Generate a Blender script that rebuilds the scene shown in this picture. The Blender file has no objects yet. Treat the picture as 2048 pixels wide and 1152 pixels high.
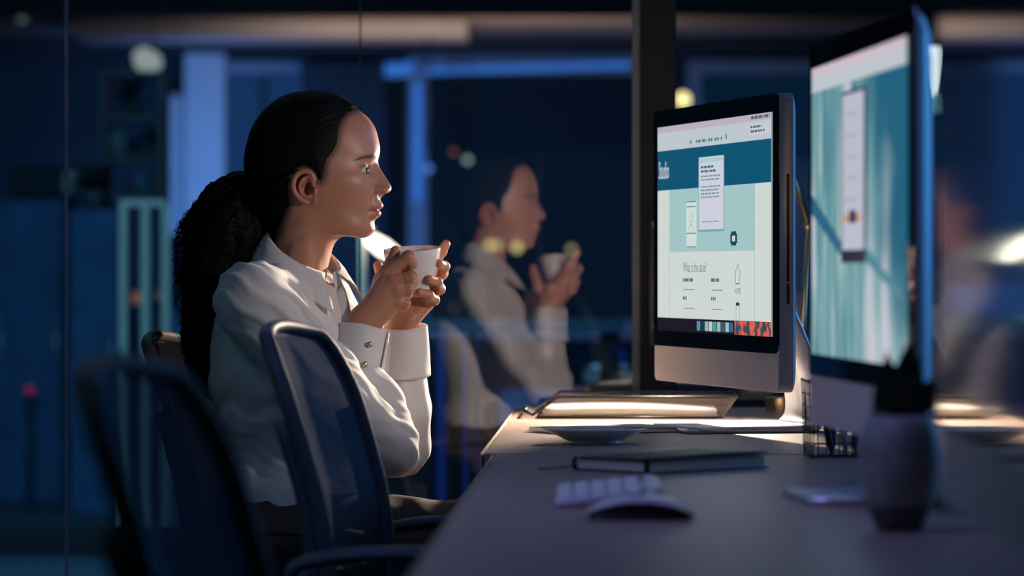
import bpy, math, random
import numpy as np
from mathutils import Vector, Matrix, Euler

random.seed(7); RNG = np.random.RandomState(7)
SC = bpy.context.scene
COL = SC.collection
PI = math.pi

# ------------------------------------------------------------------ camera, world, big lights, exposure
FPX, HOR, CAMZ = 7000.0, 545.0, 0.99
cam_d = bpy.data.cameras.new('camera')
cam_d.sensor_width = 36.0
cam_d.lens = FPX / 2048.0 * 36.0
cam_d.shift_y = -(576.0 - HOR) / 2048.0
cam_d.clip_start = 0.05; cam_d.clip_end = 200
cam_d.dof.use_dof = True
cam_d.dof.focus_distance = 5.34
cam_d.dof.aperture_fstop = 4.3
cam = bpy.data.objects.new('camera', cam_d)
cam.location = (0, 0, CAMZ); cam.rotation_euler = (PI / 2, 0, 0)
COL.objects.link(cam); SC.camera = cam

def P(px, py, Y):
    """a point at distance Y seen at pixel (px, py) of the 2048x1152 frame"""
    return Vector(((px - 1024.0) / FPX * Y, Y, CAMZ - (py - HOR) / FPX * Y))

world = bpy.data.worlds.new('night'); SC.world = world
world.use_nodes = True
bg = world.node_tree.nodes['Background']
bg.inputs[0].default_value = (0.10, 0.28, 0.55, 1); bg.inputs[1].default_value = 0.012

SC.view_settings.view_transform = 'Standard'
SC.view_settings.look = 'None'
SC.view_settings.gamma = 1.0
SC.view_settings.use_curve_mapping = False
SC.view_settings.exposure = 0.0

def area(name, loc, target, size, color, power, size_y=None, spread=180):
    d = bpy.data.lights.new(name, 'AREA')
    d.energy = power; d.color = color
    d.shape = 'RECTANGLE'; d.size = size; d.size_y = size_y or size
    d.spread = math.radians(spread)
    o = bpy.data.objects.new(name, d); COL.objects.link(o)
    o.location = loc
    v = Vector(target) - Vector(loc)
    o.rotation_euler = v.to_track_quat('-Z', 'Y').to_euler()
    return o

# ceiling light panels of the office at night, dimmed, and blue light from the right
area('ceiling_glow', (-1.9, 3.0, 2.55), (-0.3, 4.8, 0.8), 1.6, (0.26, 0.62, 0.80), 8.0)
area('ceiling_glow_front', (-0.6, 7.9 - 1.6, 2.6), (-0.3, 5.2, 0.8), 1.4, (0.35, 0.6, 1.0), 2.5)
area('window_glow', (3.2, 6.3, 1.7), (0.3, 4.6, 0.9), 1.8, (0.08, 0.38, 1.0), 38.0)
area('violet_glow', (-0.60, 3.2, 2.5), (0.30, 3.8, 0.78), 0.8, (0.33, 0.30, 1.0), 2.6, spread=80)
# blue uplight of the far room
area('far_blue_left', (-1.9, 22.8, 1.25), (-2.1, 26, 1.35), 0.8, (0.09, 0.30, 0.90), 24.0, 1.6, spread=110)
area('far_blue_right', (0.6, 24.4, 1.2), (0.6, 26, 2.4), 2.6, (0.07, 0.30, 1.0), 9.0, 0.5)
area('far_warm', (-0.3, 22.6, 2.0), (-0.3, 23.1, 2.66), 2.6, (1.0, 0.66, 0.52), 11.0, 0.5)
area('far_fill', (-1.5, 8.6, 2.55), (-1.7, 14.5, 1.1), 2.4, (0.13, 0.46, 0.80), 170.0, 1.0)
area('far_fill_right', (1.6, 12.0, 2.55), (1.4, 14.5, 0.8), 2.0, (0.10, 0.42, 0.7), 8.0)

# ------------------------------------------------------------------ materials
MATS = {}
def mat(name, col, rough=0.5, metal=0.0, emit=None, estr=0.0, noise=None, bump=None, spec=0.5, coat=0.0, sss=0.0, alpha=None, sheen=0.0):
    if name in MATS: return MATS[name]
    m = bpy.data.materials.new(name); m.use_nodes = True
    nt = m.node_tree; b = nt.nodes['Principled BSDF']
    def S(k, v):
        if k in b.inputs: b.inputs[k].default_value = v
    S('Base Color', (*col, 1)); S('Roughness', rough); S('Metallic', metal); S('Specular IOR Level', spec)
    S('Coat Weight', coat); S('Coat Roughness', 0.05); S('Sheen Weight', sheen)
    if sss:
        S('Subsurface Weight', sss); S('Subsurface Radius', (1.0, 0.35, 0.2)); S('Subsurface Scale', 0.006)
    if emit is not None:
        S('Emission Color', (*emit, 1)); S('Emission Strength', estr)
    tc = nt.nodes.new('ShaderNodeTexCoord')
    if noise:                      # (scale, amount, (stretch))
        sc, amt = noise[0], noise[1]
        st = noise[2] if len(noise) > 2 else (1, 1, 1)
        mp = nt.nodes.new('ShaderNodeMapping'); mp.inputs['Scale'].default_value = st
        nt.links.new(tc.outputs['Object'], mp.inputs[0])
        nz = nt.nodes.new('ShaderNodeTexNoise'); nz.inputs['Scale'].default_value = sc
        nz.inputs['Detail'].default_value = 6
        nt.links.new(mp.outputs[0], nz.inputs['Vector'])
        rp = nt.nodes.new('ShaderNodeValToRGB')
        rp.color_ramp.elements[0].position = .3; rp.color_ramp.elements[1].position = .7
        rp.color_ramp.elements[0].color = (*[c * (1 - amt) for c in col], 1)
        rp.color_ramp.elements[1].color = (*[min(1, c * (1 + amt)) for c in col], 1)
        nt.links.new(nz.outputs['Fac'], rp.inputs[0]); nt.links.new(rp.outputs[0], b.inputs['Base Color'])
    if bump:                       # (scale, strength, distance, stretch)
        mp = nt.nodes.new('ShaderNodeMapping'); mp.inputs['Scale'].default_value = bump[3] if len(bump) > 3 else (1, 1, 1)
        nt.links.new(tc.outputs['Object'], mp.inputs[0])
        nz = nt.nodes.new('ShaderNodeTexNoise'); nz.inputs['Scale'].default_value = bump[0]; nz.inputs['Detail'].default_value = 5
        nt.links.new(mp.outputs[0], nz.inputs['Vector'])
        bp = nt.nodes.new('ShaderNodeBump'); bp.inputs['Strength'].default_value = bump[1]; bp.inputs['Distance'].default_value = bump[2]
        nt.links.new(nz.outputs['Fac'], bp.inputs['Height']); nt.links.new(bp.outputs[0], b.inputs['Normal'])
    if alpha is not None:
        S('Alpha', alpha)
    MATS[name] = m
    return m

def emat(name, col, s=1.0):
    if name in MATS: return MATS[name]
    m = bpy.data.materials.new(name); m.use_nodes = True
    b = m.node_tree.nodes['Principled BSDF']
    b.inputs['Base Color'].default_value = (0.01, 0.01, 0.01, 1); b.inputs['Roughness'].default_value = .15
    b.inputs['Emission Color'].default_value = (*col, 1); b.inputs['Emission Strength'].default_value = s
    MATS[name] = m; return m

def srgb(r, g, b):
    f = lambda c: (c / 255 / 12.92) if c <= 10 else ((c / 255 + .055) / 1.055) ** 2.4
    return (f(r), f(g), f(b))

# ------------------------------------------------------------------ mesh helpers
def link(name, verts, faces, m=None, parent=None, smooth=True, kind=None, bevel=0.0, seg=2, sub=0):
    me = bpy.data.meshes.new(name)
    me.from_pydata([tuple(v) for v in verts], [], faces)
    me.update()
    if m is not None: me.materials.append(m)
    if smooth: me.polygons.foreach_set('use_smooth', [True] * len(me.polygons))
    o = bpy.data.objects.new(name, me); COL.objects.link(o)
    if parent is not None: o.parent = parent
    if kind: o['kind'] = kind
    if bevel:
        md = o.modifiers.new('bevel', 'BEVEL'); md.width = bevel; md.segments = seg; md.limit_method = 'ANGLE'; md.angle_limit = math.radians(40)
        if smooth: md.harden_normals = False
    if sub:
        md = o.modifiers.new('sub', 'SUBSURF'); md.levels = sub; md.render_levels = sub
    return o

def np_link(name, V, Q, m=None, parent=None, smooth=True, tri=False):
    """fast link from numpy arrays, Q an (n,4) or (n,3) face array"""
    me = bpy.data.meshes.new(name)
    n = Q.shape[1]
    me.vertices.add(len(V)); me.vertices.foreach_set('co', np.asarray(V, np.float32).ravel())
    me.loops.add(Q.size); me.loops.foreach_set('vertex_index', np.asarray(Q, np.int32).ravel())
    me.polygons.add(len(Q)); me.polygons.foreach_set('loop_start', np.arange(0, Q.size, n, dtype=np.int32))
    me.polygons.foreach_set('loop_total', np.full(len(Q), n, np.int32)) if False else None
    me.update(calc_edges=True); me.validate()
    if smooth: me.polygons.foreach_set('use_smooth', np.ones(len(me.polygons), bool))
    if m is not None: me.materials.append(m)
    o = bpy.data.objects.new(name, me); COL.objects.link(o)
    if parent is not None: o.parent = parent
    return o

def tag(o, label=None, cat=None, group=None, kind=None):
    if label: o['label'] = label
    if cat: o['category'] = cat
    if group: o['group'] = group
    if kind: o['kind'] = kind
    return o

def thing(name, label, cat, loc=(0, 0, 0), rz=0.0, group=None, rot=None):
    o = bpy.data.objects.new(name, None); COL.objects.link(o)
    o.empty_display_size = .05
    o.location = loc; o.rotation_euler = rot if rot else (0, 0, rz)
    return tag(o, label, cat, group)

class MB:
    def __init__(s): s.v = []; s.f = []
    def add(s, vs, fs):
        n = len(s.v); s.v += [tuple(v) for v in vs]; s.f += [tuple(i + n for i in f) for f in fs]; return s
    def box(s, c, d, M=None):
        c = Vector(c); d = Vector(d) / 2
        vs = [Vector((x * d.x, y * d.y, z * d.z)) for x in (-1, 1) for y in (-1, 1) for z in (-1, 1)]
        if M is not None: vs = [M @ v for v in vs]
        vs = [v + c for v in vs]
        return s.add(vs, [(0, 1, 3, 2), (4, 6, 7, 5), (0, 4, 5, 1), (2, 3, 7, 6), (0, 2, 6, 4), (1, 5, 7, 3)])
    def tube(s, pts, r, n=10, cap=True, flat=None, up=None):
        """swept tube; r a number or list; flat=(a,b) scales the section"""
        pts = [Vector(p) for p in pts]; k = len(pts)
        rs = r if isinstance(r, (list, tuple)) else [r] * k
        ref = Vector(up) if up else Vector((0, 0, 1))
        t0 = (pts[1] - pts[0]).normalized()
        if abs(t0.dot(ref)) > .95: ref = Vector((0, 1, 0)) if abs(t0.y) < .9 else Vector((1, 0, 0))
        rings = []; vs = []
        for i, p in enumerate(pts):
            a = pts[max(0, i - 1)]; b = pts[min(k - 1, i + 1)]
            t = (b - a).normalized() if (b - a).length > 1e-9 else t0
            u = (ref - t * ref.dot(t)).normalized(); w = t.cross(u)
            if not up: ref = u
            fa, fb = flat if flat else (1, 1)
            for j in range(n):
                an = 2 * PI * j / n
                vs.append(p + (u * math.cos(an) * fa + w * math.sin(an) * fb) * rs[i])
        fs = []
        for i in range(k - 1):
            for j in range(n):
                j2 = (j + 1) % n
                fs.append((i * n + j, i * n + j2, (i + 1) * n + j2, (i + 1) * n + j))
        if cap:
            fs.append(tuple(range(n))[::-1]); fs.append(tuple((k - 1) * n + j for j in range(n)))
        return s.add(vs, fs)
    def lathe(s, prof, c=(0, 0, 0), n=48, M=None):
        """prof: list of (r, z); closed at r=0 ends"""
        vs = []; c = Vector(c)
        for r, z in prof:
            for j in range(n):
                a = 2 * PI * j / n
                v = Vector((r * math.cos(a), r * math.sin(a), z))
                vs.append((M @ v if M is not None else v) + c)
        fs = []
        for i in range(len(prof) - 1):
            for j in range(n):
                j2 = (j + 1) % n
                fs.append((i * n + j, i * n + j2, (i + 1) * n + j2, (i + 1) * n + j))
        return s.add(vs, fs)
    def grid(s, fn, nu, nv):
        vs = [fn(i / (nu - 1), j / (nv - 1)) for i in range(nu) for j in range(nv)]
        fs = [(i * nv + j, (i + 1) * nv + j, (i + 1) * nv + j + 1, i * nv + j + 1) for i in range(nu - 1) for j in range(nv - 1)]
        return s.add(vs, fs)
    def prism(s, poly, axis, a, b):
        """poly list of 2-tuples, extruded between a and b on axis 0/1/2"""
        def mk(p, w):
            q = list(p); q.insert(axis, w); return Vector(q)
        n = len(poly)
        vs = [mk(p, a) for p in poly] + [mk(p, b) for p in poly]
        fs = [tuple(range(n))[::-1], tuple(range(n, 2 * n))] + [(i, (i + 1) % n, n + (i + 1) % n, n + i) for i in range(n)]
        return s.add(vs, fs)
    def shift(s, d):
        d = Vector(d); s.v = [tuple(Vector(v) - d) for v in s.v]; return s
    def build(s, name, m=None, parent=None, **k):
        o = link(name, s.v, s.f, m, parent, **k)
        return o

def crom(pts, n):
    """Catmull-Rom through pts (list of tuples), n samples per span"""
    pts = [np.array(p, float) for p in pts]
    q = [2 * pts[0] - pts[1]] + pts + [2 * pts[-1] - pts[-2]]
    out = []
    for i in range(1, len(q) - 2):
        p0, p1, p2, p3 = q[i - 1:i + 3]
        for k in range(n):
            t = k / n
            out.append(.5 * ((2 * p1) + (-p0 + p2) * t + (2 * p0 - 5 * p1 + 4 * p2 - p3) * t * t + (-p0 + 3 * p1 - 3 * p2 + p3) * t ** 3))
    out.append(pts[-1])
    return [tuple(o) for o in out]

def fix_normals(o):
    import bmesh
    b = bmesh.new(); b.from_mesh(o.data); bmesh.ops.recalc_face_normals(b, faces=b.faces); b.to_mesh(o.data); b.free()

def text_mesh(txt, size, m, name, parent, M, extrude=0.0):
    cu = bpy.data.curves.new('t', 'FONT'); cu.body = txt; cu.size = size; cu.align_x = 'LEFT'; cu.resolution_u = 2; cu.extrude = extrude
    o = bpy.data.objects.new('t', cu); COL.objects.link(o)
    dg = bpy.context.evaluated_depsgraph_get()
    me = bpy.data.meshes.new_from_object(o.evaluated_get(dg))
    bpy.data.objects.remove(o)
    me.transform(M); me.materials.clear(); me.materials.append(m)
    q = bpy.data.objects.new(name, me); COL.objects.link(q); q.parent = parent
    return q
# ------------------------------------------------------------------ the setting
DZ = 0.74                                   # desk top height
m_floor = mat('carpet_blue_grey', (0.10, 0.13, 0.17), .9, noise=(40, .25), bump=(300, .3, .003))
m_ceil = mat('ceiling_paint', (0.42, 0.38, 0.36), .85, noise=(2.0, .12))
m_beam = mat('dark_beam', (0.03, 0.035, 0.045), .7)
m_white = mat('white_paint', (0.75, 0.75, 0.76), .6, noise=(5, .05))
m_navy = mat('navy_wall', (0.015, 0.036, 0.048), .8, noise=(3, .2))
m_black = mat('black_metal', (0.012, 0.012, 0.014), .4)
m_blackp = mat('black_plastic', (0.010, 0.010, 0.012), .45, bump=(400, .15, .0005))
m_alu = mat('aluminium', (0.62, 0.62, 0.66), .36, metal=.65)
m_post = mat('dark_bronze_post', (0.007, 0.005, 0.006), .7)
m_seal = mat('grey_seal', (0.17, 0.20, 0.23), .5)

b = MB(); b.box((0, 13, -.05), (16, 30, .1)); tag(b.build('floor', m_floor, smooth=False), kind='structure')
b = MB(); b.box((0, 13, 2.70), (16, 30, .1)); tag(b.build('ceiling', m_ceil, smooth=False), kind='structure')
b = MB(); b.box((-4.6, 13, 1.35), (.1, 30, 2.8)); tag(b.build('wall_left', m_navy, smooth=False), kind='structure')
b = MB(); b.box((5.6, 13, 1.35), (.1, 30, 2.8)); tag(b.build('wall_right', m_navy, smooth=False), kind='structure')
b = MB(); b.box((0, -1.4, 1.35), (16, .1, 2.8)); tag(b.build('wall_front', m_navy, smooth=False), kind='structure')

# far wall with two windows and white surrounds, YW away
YW = 26.0
def rect(px0, py0, px1, py1, Y):
    a = P(px0, py0, Y); c = P(px1, py1, Y)
    return (a.x, c.x, c.z, a.z)             # x0 x1 z0 z1
def slab(b, r, Y, t):
    x0, x1, z0, z1 = r
    return b.box(((x0 + x1) / 2, Y, (z0 + z1) / 2), (x1 - x0, t, z1 - z0))
b = MB()
xa, xb = P(455, 0, YW).x, P(600, 0, YW).x
xc, xd = P(856, 0, YW).x, P(1300, 0, YW).x
xe, xf = P(1400, 0, YW).x, P(1900, 0, YW).x
zt = P(0, 150, YW).z; zs = P(0, 640, YW).z
for x0, x1 in ((-8, xa), (xb, xc), (xd, xe), (xf, 8)):
    b.box(((x0 + x1) / 2, YW, 1.3), (x1 - x0, .2, 2.9))
for x0, x1 in ((xa, xb), (xc, xd), (xe, xf)):
    b.box(((x0 + x1) / 2, YW, (zt + 2.75) / 2), (x1 - x0, .2, 2.75 - zt)); b.box(((x0 + x1) / 2, YW, zs / 2), (x1 - x0, .2, zs))
tag(b.build('wall_back', m_navy, smooth=False), kind='structure')
m_wall_pale = m_white
# window surrounds
m_winframe = mat('window_frame_paint', (0.30, 0.36, 0.42), .6)
def window(n, x0, x1, z0, z1, Y, w, skycol, s):
    e = bpy.data.objects.new('window_%d' % n, None); COL.objects.link(e); e['kind'] = 'structure'; e.location = ((x0 + x1) / 2, Y - .12, z0)
    cx = (x0 + x1) / 2
    for nm, c, d in (('frame', (x0 - cx - w / 2, 0, (z1 - z0) / 2), (w, .12, z1 - z0 + 2 * w)), ('frame', (x1 - cx + w / 2, 0, (z1 - z0) / 2), (w, .12, z1 - z0 + 2 * w)),
                     ('frame', (0, 0, z1 - z0 + w / 2), (x1 - x0, .12, w)), ('sill', (0, 0, -w / 2), (x1 - x0, .2, w))):
        MB().box(c, d).build(nm, m_winframe, e, smooth=False, bevel=.005)
    MB().box((0, .05, (z1 - z0) / 2), (.05, .05, z1 - z0)).build('mullion', m_beam, e, smooth=False)
    g = mat('night_glass_%d' % n, (.01, .012, .015), 1.0, emit=skycol, estr=s, spec=0.0)
    MB().box((0, .1, (z1 - z0) / 2), (x1 - x0, .01, z1 - z0)).build('pane', g, e, smooth=False)
window(1, xa, xb, zs, zt, YW, .09, srgb(22, 52, 96), 1.0)
window(2, xc, xd, zs, zt, YW, .14, srgb(5, 20, 34), .9)
window(3, xe, xf, zs, zt, YW, .10, srgb(6, 30, 52), .9)
# pale pilaster at the left window and a curtain panel
b = MB(); slab(b, rect(372, 96, 452, 900, YW - .3), YW - .3, .3); tag(b.build('trim_1', m_white, smooth=False, bevel=.01), kind='structure')
def curtain(u, v):
    x0 = P(326, 0, YW - .4).x; x1 = P(366, 0, YW - .4).x; z0 = P(0, 470, YW - .4).z; z1 = P(0, 190, YW - .4).z
    return (x0 + (x1 - x0) * u, YW - .4 + .03 * math.sin(u * 14), z0 + (z1 - z0) * v)
o = MB().grid(curtain, 30, 4).build('curtain', m_white); tag(o, 'narrow pale curtain panel hanging beside the blue-lit window pilaster', 'curtain')
# ceiling beams
for i, (y0, h, c) in enumerate(((21.2, .10, m_beam), (24.6, .05, m_beam), (25.6, .06, m_beam))):
    b = MB(); b.box((0, y0, 2.65 - h / 2), (16, .35, h)); tag(b.build('trim_%d' % (i + 2), c, smooth=False), kind='structure')
b = MB(); b.box((-1.6, 23.4, 2.60), (2.6, 1.1, .08)); tag(b.build('trim_5', m_white, smooth=False), kind='structure')

# ------------------------------------------------------------------ glass partition behind the woman
GD = Vector((1, -.098, 0)).normalized(); GN = Vector((.098, 1, 0)).normalized(); GP = Vector((-.04, 6.73, 0))
def gpoint(px, off=0.0):
    """where the partition plane crosses the vertical plane through pixel column px"""
    k = (px - 1024.0) / FPX
    Y = (GP.x * GN.x + GP.y * GN.y) / (k * GN.x + GN.y)
    return Vector((k * Y, Y, 0)) + GN * off
gm = bpy.data.materials.new('partition_glass'); gm.use_nodes = True
nt = gm.node_tree; nt.nodes.clear()
out = nt.nodes.new('ShaderNodeOutputMaterial'); mx = nt.nodes.new('ShaderNodeMixShader')
tr = nt.nodes.new('ShaderNodeBsdfTransparent'); tr.inputs[0].default_value = (.86, .93, .96, 1)
gl = nt.nodes.new('ShaderNodeBsdfGlossy'); gl.inputs['Roughness'].default_value = 0.0; gl.inputs[0].default_value = (.95, .97, 1, 1)
fr = nt.nodes.new('ShaderNodeFresnel'); fr.inputs[0].default_value = 1.52
ml = nt.nodes.new('ShaderNodeMath'); ml.operation = 'MULTIPLY_ADD'; ml.inputs[1].default_value = 1.75; ml.inputs[2].default_value = .03
nt.links.new(fr.outputs[0], ml.inputs[0]); nt.links.new(ml.outputs[0], mx.inputs[0])
nt.links.new(tr.outputs[0], mx.inputs[1]); nt.links.new(gl.outputs[0], mx.inputs[2]); nt.links.new(mx.outputs[0], out.inputs[0])
def gpane(pa, pb, name='pane'):
    a = gpoint(pa) if not isinstance(pa, Vector) else pa; c = gpoint(pb) if not isinstance(pb, Vector) else pb
    vs = [(a.x, a.y, 0.02), (c.x, c.y, 0.02), (c.x, c.y, 2.64), (a.x, a.y, 2.64)]
    return vs
ge = bpy.data.objects.new('window_4', None); COL.objects.link(ge); ge['kind'] = 'structure'
left_end = GP - GD * 4.5; right_end = GP + GD * 5.4
for pa, pb in ((left_end, 132), (134, 720), (721.5, 1264), (1352, right_end)):
    link('pane', gpane(pa, pb), [(0, 1, 2, 3)], gm, ge, smooth=False)
def upright(px0, px1, t, m, name, off=0):
    a, c = gpoint(px0), gpoint(px1); w = (c - a).length; mid = (a + c) / 2 + GN * off
    M = Matrix.Rotation(math.atan2(GD.y, GD.x), 3, 'Z')
    return MB().box((mid.x, mid.y, 1.33), (w, t, 2.64), M).build(name, m, ge, smooth=False)
upright(131.5, 134.6, .012, mat('joint_strip', (.25, .24, .33), .4), 'joint_strip')
upright(719.6, 721.4, .010, mat('joint_strip_dark', (.05, .07, .09), .4), 'joint_strip')
upright(1266, 1281, .05, m_seal, 'seal')
upright(1283, 1350, .09, m_post, 'post')
# lock plate with two little warm reflections on the post
lp = P(1308, 560, 6.58)
hw = MB().box((0, 0, 0), (.022, .012, .26)).build('lock_plate', m_blackp, None, bevel=.003); hw.location = lp; hw.parent = ge
brass = mat('brass', (0.72, 0.50, 0.26), .28, metal=.9)
for py in (450, 656):
    q = P(1308, py, 6.57)
    s = MB().lathe([(0, .004), (.004, .003), (.006, 0)], n=16, M=Matrix.Rotation(PI / 2, 3, 'X')).build('screw', brass, hw)
    s.location = Vector(q) - Vector(lp)
M = Matrix.Rotation(math.atan2(GD.y, GD.x), 3, 'Z')
# floor and head rails of the partition
for z, nm in ((.01, 'floor_rail'), (2.64, 'head_rail')):
    mid = (left_end + right_end) / 2
    MB().box((mid.x, mid.y, z), ((right_end - left_end).length, .05, .04), M).build(nm, m_black, ge, smooth=False)

# ------------------------------------------------------------------ desks
m_desk = mat('desk_laminate', (0.36, 0.27, 0.22), .38, noise=(9, .10, (1.0, .12, 1)), bump=(120, .08, .0006, (1, .15, 1)))
m_edge = mat('raw_chipboard_edge', (0.62, 0.50, 0.36), .7, noise=(260, .35))
DR = math.atan2(-.031, 1.0)                 # desk axis runs very slightly to the right going away
def dpt(x, y, z=DZ):                        # desk axes -> world; x=0 on the edge line
    return Vector((-.175 + x + .031 * y, y, z))
def desk(name, x0, y0, y1, label, w=1.62):
    e = thing(name, label, 'desk', dpt(x0, (y0 + y1) / 2, 0), DR)
    L = (y1 - y0) / math.cos(DR)
    MB().box((w / 2 + .002, 0, DZ - .0125), (w - .004, L, .025)).build('desk_top', m_desk, e, smooth=False, bevel=.0012)
    MB().box((0, 0, DZ - .0125), (.0018, L - .002, .024)).build('edge_band', m_edge, e, smooth=False)
    for xx in (.10, w - .12):
        for yy in (-L / 2 + .10, L / 2 - .10):
            MB().box((xx, yy, (DZ - .03) / 2), (.05, .05, DZ - .03)).build('leg', m_black, e, smooth=False, bevel=.004)
    for yy in (-L / 2 + .10, L / 2 - .10):
        MB().box((w / 2, yy, DZ - .05), (w - .25, .04, .04)).build('cross_rail', m_black, e, smooth=False)
    return e
desk('office_desk', -.018 + .018, 3.02 - .9, 4.812, 'brown office desk nearest the camera, carrying the keyboard and mouse')
desk('office_desk', -.018, 4.834, 6.50, 'tan office desk lit warm by the brass lamp, carrying the mesh tray')

# ------------------------------------------------------------------ monitors
m_bezel = mat('black_glass_bezel', (0.004, 0.005, 0.007), .035, spec=.6, coat=1.0)
m_off = m_bezel
m_chin = mat('brushed_aluminium', (0.58, 0.57, 0.62), .42, metal=.2, bump=(900, .05, .0003))
m_back = mat('aluminium_back', (0.55, 0.56, 0.60), .42, metal=.5)
MW, MH = .650, .447                          # body
def monitor(label, far, near, zbot, on=None, slim=False):
    """far, near: Vectors (x,y) of the glass plane's two vertical edges; screen faces -x"""
    far = Vector((*far, 0)); near = Vector((*near, 0)); mid = (far + near) / 2
    d = (near - far).normalized()            # local +x runs far -> near
    rz = math.atan2(d.y, d.x)
    e = thing('computer_monitor', label, 'monitor', (mid.x, mid.y, DZ), rz)
    # local frame: x along the width, y: +y is the BACK side; find sign
    n = Vector((-d.y, d.x, 0))               # local +y in world
    s = 1 if n.x > 0 else -1                 # back must point to +x
    W, H = MW, MH; z0 = zbot - DZ; T = .005 if slim else .024
    def rr(w0, w1, za, zb, r, k=6):
        pts = []
        for cx, cz, a0 in ((w1 - r, zb - r, 0), (w0 + r, zb - r, 90), (w0 + r, za + r, 180), (w1 - r, za + r, 270)):
            for i in range(k + 1):
                a = math.radians(a0 + 90 * i / k); pts.append((cx + r * math.cos(a), cz + r * math.sin(a)))
        return pts
    body = MB().prism(rr(-W / 2, W / 2, z0, z0 + H, .014), 1, 0, s * T)
    # bulging back
    outl = rr(-W / 2 + .004, W / 2 - .004, z0 + .004, z0 + H - .004, .014)
    n_ = len(outl); vs = []; fs = []
    cz = z0 + H * .5
    for k in range(9):
        t = k / 8; sc = math.cos(t * PI / 2) ** (1.0 if slim else .75); yy = s * (T + (.046 if slim else .034) * math.sin(t * PI / 2) ** (1.1 if slim else 1.3))
        for x, z in outl: vs.append((x * sc, yy, cz + (z - cz) * sc))
    for k in range(8):
        for i in range(n_): fs.append((k * n_ + i, k * n_ + (i + 1) % n_, (k + 1) * n_ + (i + 1) % n_, (k + 1) * n_ + i))
    o = body.build('casing', m_back, e, bevel=.002)
    o2 = link('rear_shell', vs, fs, m_back, e)
    # chin plate and bezel glass
    ch = .062
    MB().prism(rr(-W / 2 + .0005, W / 2 - .0005, z0 + .0005, z0 + ch, .012), 1, -s * .0008, s * .001).build('chin', m_chin, e, smooth=False)
    MB().prism(rr(-W / 2 + .0005, W / 2 - .0005, z0 + ch - .004, z0 + H - .0005, .013), 1, -s * .0022, s * .001).build('glass_bezel', m_bezel if on else m_off, e, smooth=False)
    # side slots
    if not slim: MB().box((W / 2 + .0003, s * .014, z0 + H * .55), (.0012, .004, .16)).build('drive_slot', m_black, e, smooth=False)
    if not slim: MB().box((W / 2 + .0003, s * .014, z0 + H * .33), (.0012, .004, .03)).build('card_slot', m_black, e, smooth=False)
    # stand: L profile, plate .19 wide
    prof_o = crom([(-.125, .009), (.06, .009), (.086, .014), (.096, .034), (.088, .080), (.050, .170), (.030, .21)], 5)
    sh = .0
    def stand(u, v):
        k = u * (len(prof_o) - 1); i = min(int(k), len(prof_o) - 2); f = k - i
        yy = prof_o[i][0] * (1 - f) + prof_o[i + 1][0] * f; zz = prof_o[i][1] * (1 - f) + prof_o[i + 1][1] * f
        return ((v - .5) * .19, s * (yy + .055), zz)
    st = MB().grid(stand, 40, 3).build('stand', m_alu, e)
    md = st.modifiers.new('solid', 'SOLIDIFY'); md.thickness = .008; md.offset = 1 if s > 0 else -1
    # active screen
    aw, ah = .597, .336
    sx0 = -aw / 2; sz1 = z0 + H - .028; yy = -s * .0032
    def R(name, u0, v0, u1, v1, m, lift=0.0, parent=None):
        y = yy - s * lift
        x0, x1 = sx0 + u0 * aw, sx0 + u1 * aw; za, zb = sz1 - v1 * ah, sz1 - v0 * ah
        return link(name, [(x0, y, za), (x1, y, za), (x1, y, zb), (x0, y, zb)], [(0, 1, 2, 3)], m, parent or e, smooth=False)
    def T_(name, txt, u, v, size, m, parent, sq=1.0, lift=.0006):
        y = yy - s * lift
        x = sx0 + u * aw; z = sz1 - v * ah
        # text: local x right, up z
        Mx = Matrix(((sq, 0, 0, x), (0, 0, 0, y), (0, 1, 0, z), (0, 0, 0, 1)))
        return text_mesh(txt, size, m, name, parent, Mx)
    if on: on(e, R, T_)
    return e

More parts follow.
